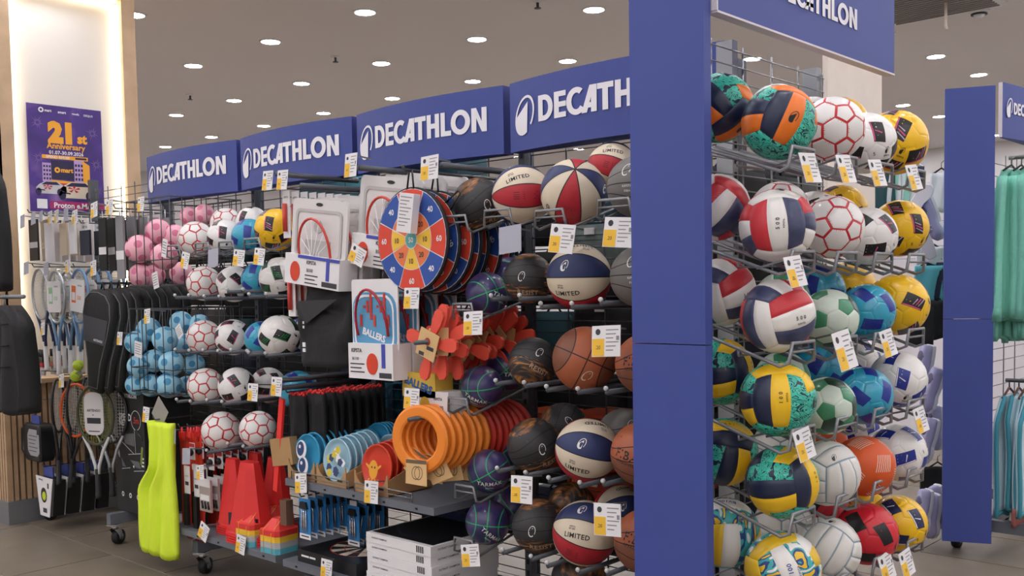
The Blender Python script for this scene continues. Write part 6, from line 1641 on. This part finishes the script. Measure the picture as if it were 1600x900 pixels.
def ln(x0, z0, x1, z1, w_=.003):
    d = Vector((x1-x0, z1-z0)); n_ = Vector((-d.y, d.x)).normalized()*w_/2; t.flat([(x0-n_.x, z0-n_.y), (x1-n_.x, z1-n_.y), (x1+n_.x, z1+n_.y), (x0+n_.x, z0+n_.y)], s_, 0)
ln(bw*.18, bh*.66, bw*.2, bh*.46); ln(-bw*.05, bh*.45, bw*.36, bh*.475); ln(-bw*.3, bh*.55, bw*.15, bh*.46); t.flat([(-bw*.2, bh*.6), (-bw*.15, bh*.53), (bw*.16, bh*.52), (bw*.17, bh*.62)], s_, 2)
ln(-bw*.28, bh*.33, bw*.0, bh*.35); ln(bw*.12, bh*.33, bw*.46, bh*.35); t.flat([(-bw*.3, bh*.42), (-bw*.26, bh*.35), (-bw*.14, bh*.35)], s_, 2); t.flat([(bw*.0, bh*.41), (bw*.2, bh*.36), (bw*.36, bh*.36), (bw*.3, bh*.41)], s_, 2); t.flat(circ(bw*.12, bh*.365, .008, 10), s_-.0004, 0)
for k in range(3): ring2d(t, -bw*.28+bw*.25*k, bh*.135, .008, .016, 14, s_, 0)
for k in range(3): t.flat(rect(bw*.38, bh*(.375+.028*k), bw*.46, bh*(.39+.028*k)), s_, 0)
t.build('print', [m_white, m_hred, mat('print_midgrey', '6a6a6c', .6)], o)
# ================================================================ black jackets at the left edge
for px, z_t, z_b, dx, lb in ((26, 478, 648, .26, 'black padded jacket hanging at the left edge of the photo, lower rail'), (-12, 245, 452, .30, 'black jacket at the left edge of the photo, upper rail')):
    y = 2.2
    a, b = PY(px, z_t, y), PY(px, z_b, y); xr_ = PY(24 if px > 0 else -20, 560 if px > 0 else 350, y).x
    sh = lambda v, xr_=xr_: (xr_-.5, xr_-.16*max(0, (.22-v)/.22)**1.6-.02*(1-v))
    o = cloth(0, 1, b.z, a.z, y, .12, 2.3, .018, sh, n=20, mz=18).build('jacket', m_fab, label=lb, cat='jacket')
    for k in range(3): MB().tube([(xr_-.5, y-.016, a.z-.1-.12*k), (xr_-.3, y-.03, a.z-.115-.12*k), (xr_-.06, y-.012, a.z-.1-.12*k)], .004, 5).build('quilt_seam', mat('fabric_seam', '111112', .8), o)
    tag(MB().tube([(xr_-.28, y+.06, a.z+.05), (xr_-.28, y+.06, a.z-.02)], .006, 6).tube([(xr_-.7, y+.06, a.z+.05), (xr_+.0, y+.06, a.z+.05)], .012, 8).build('clothes_rail', m_steel2), 'steel rail holding the '+('lower' if px > 0 else 'upper')+' black jacket', 'rail')
# ================================================================ right side: hoodies, towels, shoes
def G(x, y, z): return G2 @ Vector((x, y, z))
def at_depth(px, py, d): return CAM+ray(px, py)*d
m_mint = mat('mint_fleece', '7cc4b0', .9, bump=.5, bscale=35); m_tow = mat('towel_pale', 'b9d3dc', .85, bump=.3, bscale=50); m_teal = mat('towel_trim', '3f8fa0', .8)
ztop, zbot = at_depth(1575, 272, 5.75).z, at_depth(1575, 528, 5.75).z
XH = q1.x
for k in range(5):
    X_ = XH+.012+.038*k; w_ = .5
    mb = cloth(0, 1, zbot+.014*((k*5) % 4), ztop, 0, .03, 2.2+.35*(k % 3), .022, lambda v: (.02+.14*max(0, .16-v)/.16, .48-.14*max(0, .16-v)/.16), n=22, mz=18, ph=k*1.7)
    o = mb.build('hoodie', m_mint, None, label='mint fleece hoodie on the upper arm by the far blue board, %s from it' % ORD[k].replace('front', 'first'), cat='hoodie', group='mint hoodies')
    o.matrix_world = Matrix.Translation((X_, q1.y+.045+.016*((k*3) % 4), 0)) @ Matrix.Rotation(PI/2, 4, 'Z')
    for sx in (-1, 1):
        sl = cloth(-.07, .07, zbot+.12, ztop-.05, 0, .05, 1.2, .012, lambda v, sx=sx: (.25+sx*(.19+.05*v)-.06, .25+sx*(.19+.05*v)+.06), n=8, mz=12, ph=k+sx); q = sl.build('sleeve', m_mint, o, loc=(0, -.03, 0))
    MB().tube([(.11, .015, ztop-.01), (.25, .015, ztop+.03), (.39, .015, ztop-.01)], .006, 5).build('hanger', m_black, o)
    MB().tube([(.25, .015, ztop+.03), (.25, .015, ztop+.06), (.25, -.01, ztop+.075)], .004, 5).build('hanger_hook', m_steel2, o)
tag(MB().tube([(XH-.02, q1.y+.31, ztop+.07), (XH+.5, q1.y+.31, ztop+.07)], .011, 8).build('clothes_rail', m_steel2), 'upper arm of the right gondola carrying mint hoodies', 'rail')
zt2, zb2 = at_depth(1575, 612, 5.75).z, at_depth(1575, 790, 5.75).z
for k in range(4):
    X_ = XH+.012+.038*k
    mb = cloth(0, 1, zb2+.01*((k*3) % 4), zt2, 0, .02, 1.8+.4*(k % 3), .018, lambda v: (.03+.1*max(0, .2-v)/.2, .45-.1*max(0, .2-v)/.2), n=18, mz=14, ph=k*2.1)
    o = mb.build('poncho_towel', m_tow, None, label='pale blue teal-trimmed poncho towel by the far blue board, %s from it' % ORD[k].replace('front', 'first'), cat='towel', group='poncho towels')
    o.matrix_world = Matrix.Translation((X_, q1.y+.04+.014*((k*3) % 4), 0)) @ Matrix.Rotation(PI/2, 4, 'Z')
    n_ = 18; vv = [Vector(mb.v[j*(n_+1)]) for j in range(15)]+[Vector(mb.v[14*(n_+1)+i]) for i in range(n_+1)]+[Vector(mb.v[j*(n_+1)+n_]) for j in range(13, -1, -1)]
    MB().tube(vv, .012, 5).build('teal_trim', m_teal, o)
    st = MB(); P = [(.11+(.024 if q % 2 == 0 else .010)*math.sin(PI*q/5), zt2-.16+(.024 if q % 2 == 0 else .010)*math.cos(PI*q/5)) for q in range(10)]; st.prism(P[::-1], -.034, -.03); st.build('star', mat('star_navy', '26314f', .7), o)
    MB().tube([(.12, .01, zt2-.01), (.24, .01, zt2+.04), (.36, .01, zt2-.01)], .007, 5).build('hanger', mat('hanger_brown', '5b3b30', .6), o)
    MB().tube([(.24, .01, zt2+.04), (.24, .01, zt2+.08)], .004, 5).build('hanger_hook', m_black, o)
tag(MB().tube([(XH-.02, q1.y+.29, zt2+.08), (XH+.48, q1.y+.29, zt2+.08)], .011, 8).build('clothes_rail', m_steel), 'lower arm of the right gondola carrying poncho towels', 'rail')
o = cloth(0, 1, zb2-.05, zb2+.05, 0, .02, 3, .006, lambda v: (0, .5), n=18, mz=4).build('pink_towel', mat('dusty_pink', '9a5a54', .85), None, label='dusty pink hem of a garment below the poncho towels', cat='towel'); o.matrix_world = Matrix.Translation((XH+.10, q1.y+.08, 0)) @ Matrix.Rotation(PI/2, 4, 'Z')
# shoes hung on the left face of the right gondola
m_sole = mat('shoe_sole', 'dedce2', .5); m_upp = mat('shoe_lavender', 'a9a6c8', .7); m_in = mat('shoe_lining', '6f6c86', .8)
def shoe(name_label, px, py, d, roll, L=.25, yaw=0):
    o = empty('canvas_shoe', at_depth(px, py, d), name_label, 'shoe', 'lavender shoes beside the far blue board')
    o.rotation_euler = (VIEW @ Euler((math.radians(-14), math.radians(yaw), math.radians(roll)), 'XYZ').to_matrix()).to_euler()
    out = [(-.3, 0), (-.34, .15), (-.36, .45), (-.3, .72), (-.38, .9), (-.36, 1.05), (-.2, 1.18), (0, 1.22), (.22, 1.16), (.34, 1.0), (.36, .85), (.31, .6), (.33, .3), (.3, .08), (.15, -.03), (-.15, -.03)]
    mb = MB(); k_ = L/1.25
    loft(mb, [[Vector((x*.42*k_*2*.6*s_, (z-.6)*k_*s_, y)) for x, z in out] for y, s_ in ((0, .95), (.006, 1), (.022, 1), (.028, .97))], 0); mb.build('sole', m_sole, o)
    up = MB(); loft(up, [[Vector((x*.42*k_*2*.57*s_, (z-.6)*k_*.98+(.0 if z < .6 else -.25*k_*(1-s_)), y)) for x, z in out] for y, s_ in ((.026, 1), (.05, .96), (.07, .72), (.08, .5))], 0, True); up.build('upper', m_upp, o)
    MB().ball((0, -.3*k_, .075), .022, 6, 0, (1, 1.7, .5)).build('opening', m_in, o)
    MB().tube([(-.02, .1*k_, .083), (.02, .16*k_, .085), (-.02, .22*k_, .085), (.02, .28*k_, .08)], .003, 5).build('laces', m_white, o)
for i, (px, py, d, ro, lb) in enumerate(((1432, 318, 5.75, -38, 'white sole of a slip-on leaning right, top of the shoe column'), (1444, 372, 5.70, 24, 'white sole of a slip-on leaning left, below the topmost'), (1462, 340, 5.85, 10, 'lavender shoe behind the two white soles'),
    (1450, 575, 5.75, -20, 'lavender canvas shoe right of the white and blue ball, fourth row'), (1462, 612, 5.7, -28, 'lavender canvas shoe below another, level with the fourth row'), (1455, 690, 5.7, -24, 'lavender canvas shoe level with the fifth row'), (1468, 668, 5.8, -10, 'lavender canvas shoe behind, level with the fifth row'),
    (1448, 800, 5.7, -18, 'lavender canvas shoe level with the bottom row'), (1462, 806, 5.75, -14, 'second lavender canvas shoe level with the bottom row'), (1472, 790, 5.85, 0, 'lavender canvas shoe against the far blue board, bottom'))): shoe(lb, px, py, d, (ro if i < 2 else 180+ro), .27, 168 if i < 2 else 62)
for i, (px, py, d, ro) in enumerate(((1380, 300, 7.6, 0), (1400, 296, 7.5, 0), (1418, 300, 7.4, 0))): pass
cols = [mat('garment_dark_teal', '254a50', .8), mat('garment_white', 'd9dde0', .8), mat('garment_mint', '8fc8b6', .8), mat('garment_navy', '1f2740', .8), mat('garment_aqua', '58a9b5', .8), m_fab]
for i, (px, y0, y1, w_, ci, lb) in enumerate(((1384, 260, 330, .12, 0, 'dark teal top hanging above the upper yellow balls'), (1395, 260, 326, .10, 1, 'white top with straps hanging above the upper yellow balls'), (1408, 260, 334, .11, 2, 'mint top hanging beside the white one'), (1421, 260, 330, .1, 1, 'second white top hanging left of the shoe soles'), (1432, 260, 320, .10, 3, 'navy top hanging left of the shoe soles'),
    (1452, 415, 472, .16, 4, 'aqua swim shorts with black cords left of the far blue board'), (1468, 410, 470, .14, 3, 'navy shorts left of the far blue board'), (1462, 470, 530, .2, 5, 'black garment left of the far blue board, middle'), (1440, 480, 540, .14, 5, 'black garment behind the third-row yellow ball'), (1462, 640, 670, .2, 5, 'black bag between the lavender shoes'), (1466, 730, 775, .2, 5, 'black bag above the lowest lavender shoes'), (1455, 386, 412, .16, 1, 'white folded pack below the shoe soles'), (1472, 270, 330, .12, 1, 'pale lavender top beside the far blue board'))):
    d = 6.6 if px < 1440 else 6.05
    a, b = at_depth(px, y0, d), at_depth(px, y1, d)
    o = cloth(-w_/2, w_/2, b.z, a.z, 0, .03, 1.5, .01, None, n=10, mz=8, ph=i).build('hung_garment', cols[ci], None, label=lb, cat='garment'); o.matrix_world = Matrix.Translation((a.x, a.y, 0)) @ Matrix.Rotation(math.radians(35), 4, 'Z')
    MB().tube([(-.05, .015, a.z-.005), (0, .015, a.z+.03), (.05, .015, a.z-.005)], .006, 5).build('hanger', m_white if i < 5 else m_black, o)
    MB().tube([(0, .015, a.z+.03), (0, .015, a.z+.06), (.015, .015, a.z+.075)], .003, 5).build('hanger_hook', m_steel2, o)
a, b = at_depth(1374, 260, 6.62), at_depth(1442, 260, 6.62)
tag(MB().tube([(a.x, a.y, a.z+.07), (b.x, b.y, a.z+.07)], .01, 8).build('clothes_rail', m_steel2), 'short rail carrying tops above the upper yellow balls', 'rail')
# far wire panel and white partition beyond
a = at_depth(1430, 225, 9.5); b = at_depth(1560, 225, 9.5)
o = empty('far_rack', ((a.x+b.x)/2, (a.y+b.y)/2, 0), 'white-backed wire rack far behind the right gondola', 'shelving', rz=math.radians(40))
MB().box((0, .05, 1.25), (1.9, .03, 2.44)).build('back_panel', mat('panel_white', 'd9d5da', .7), o)
wire_grid(-.9, .9, 1.5, 2.42, dz=.12, dx=.3).build('wire_grid', m_wire2, o, kind='stuff')
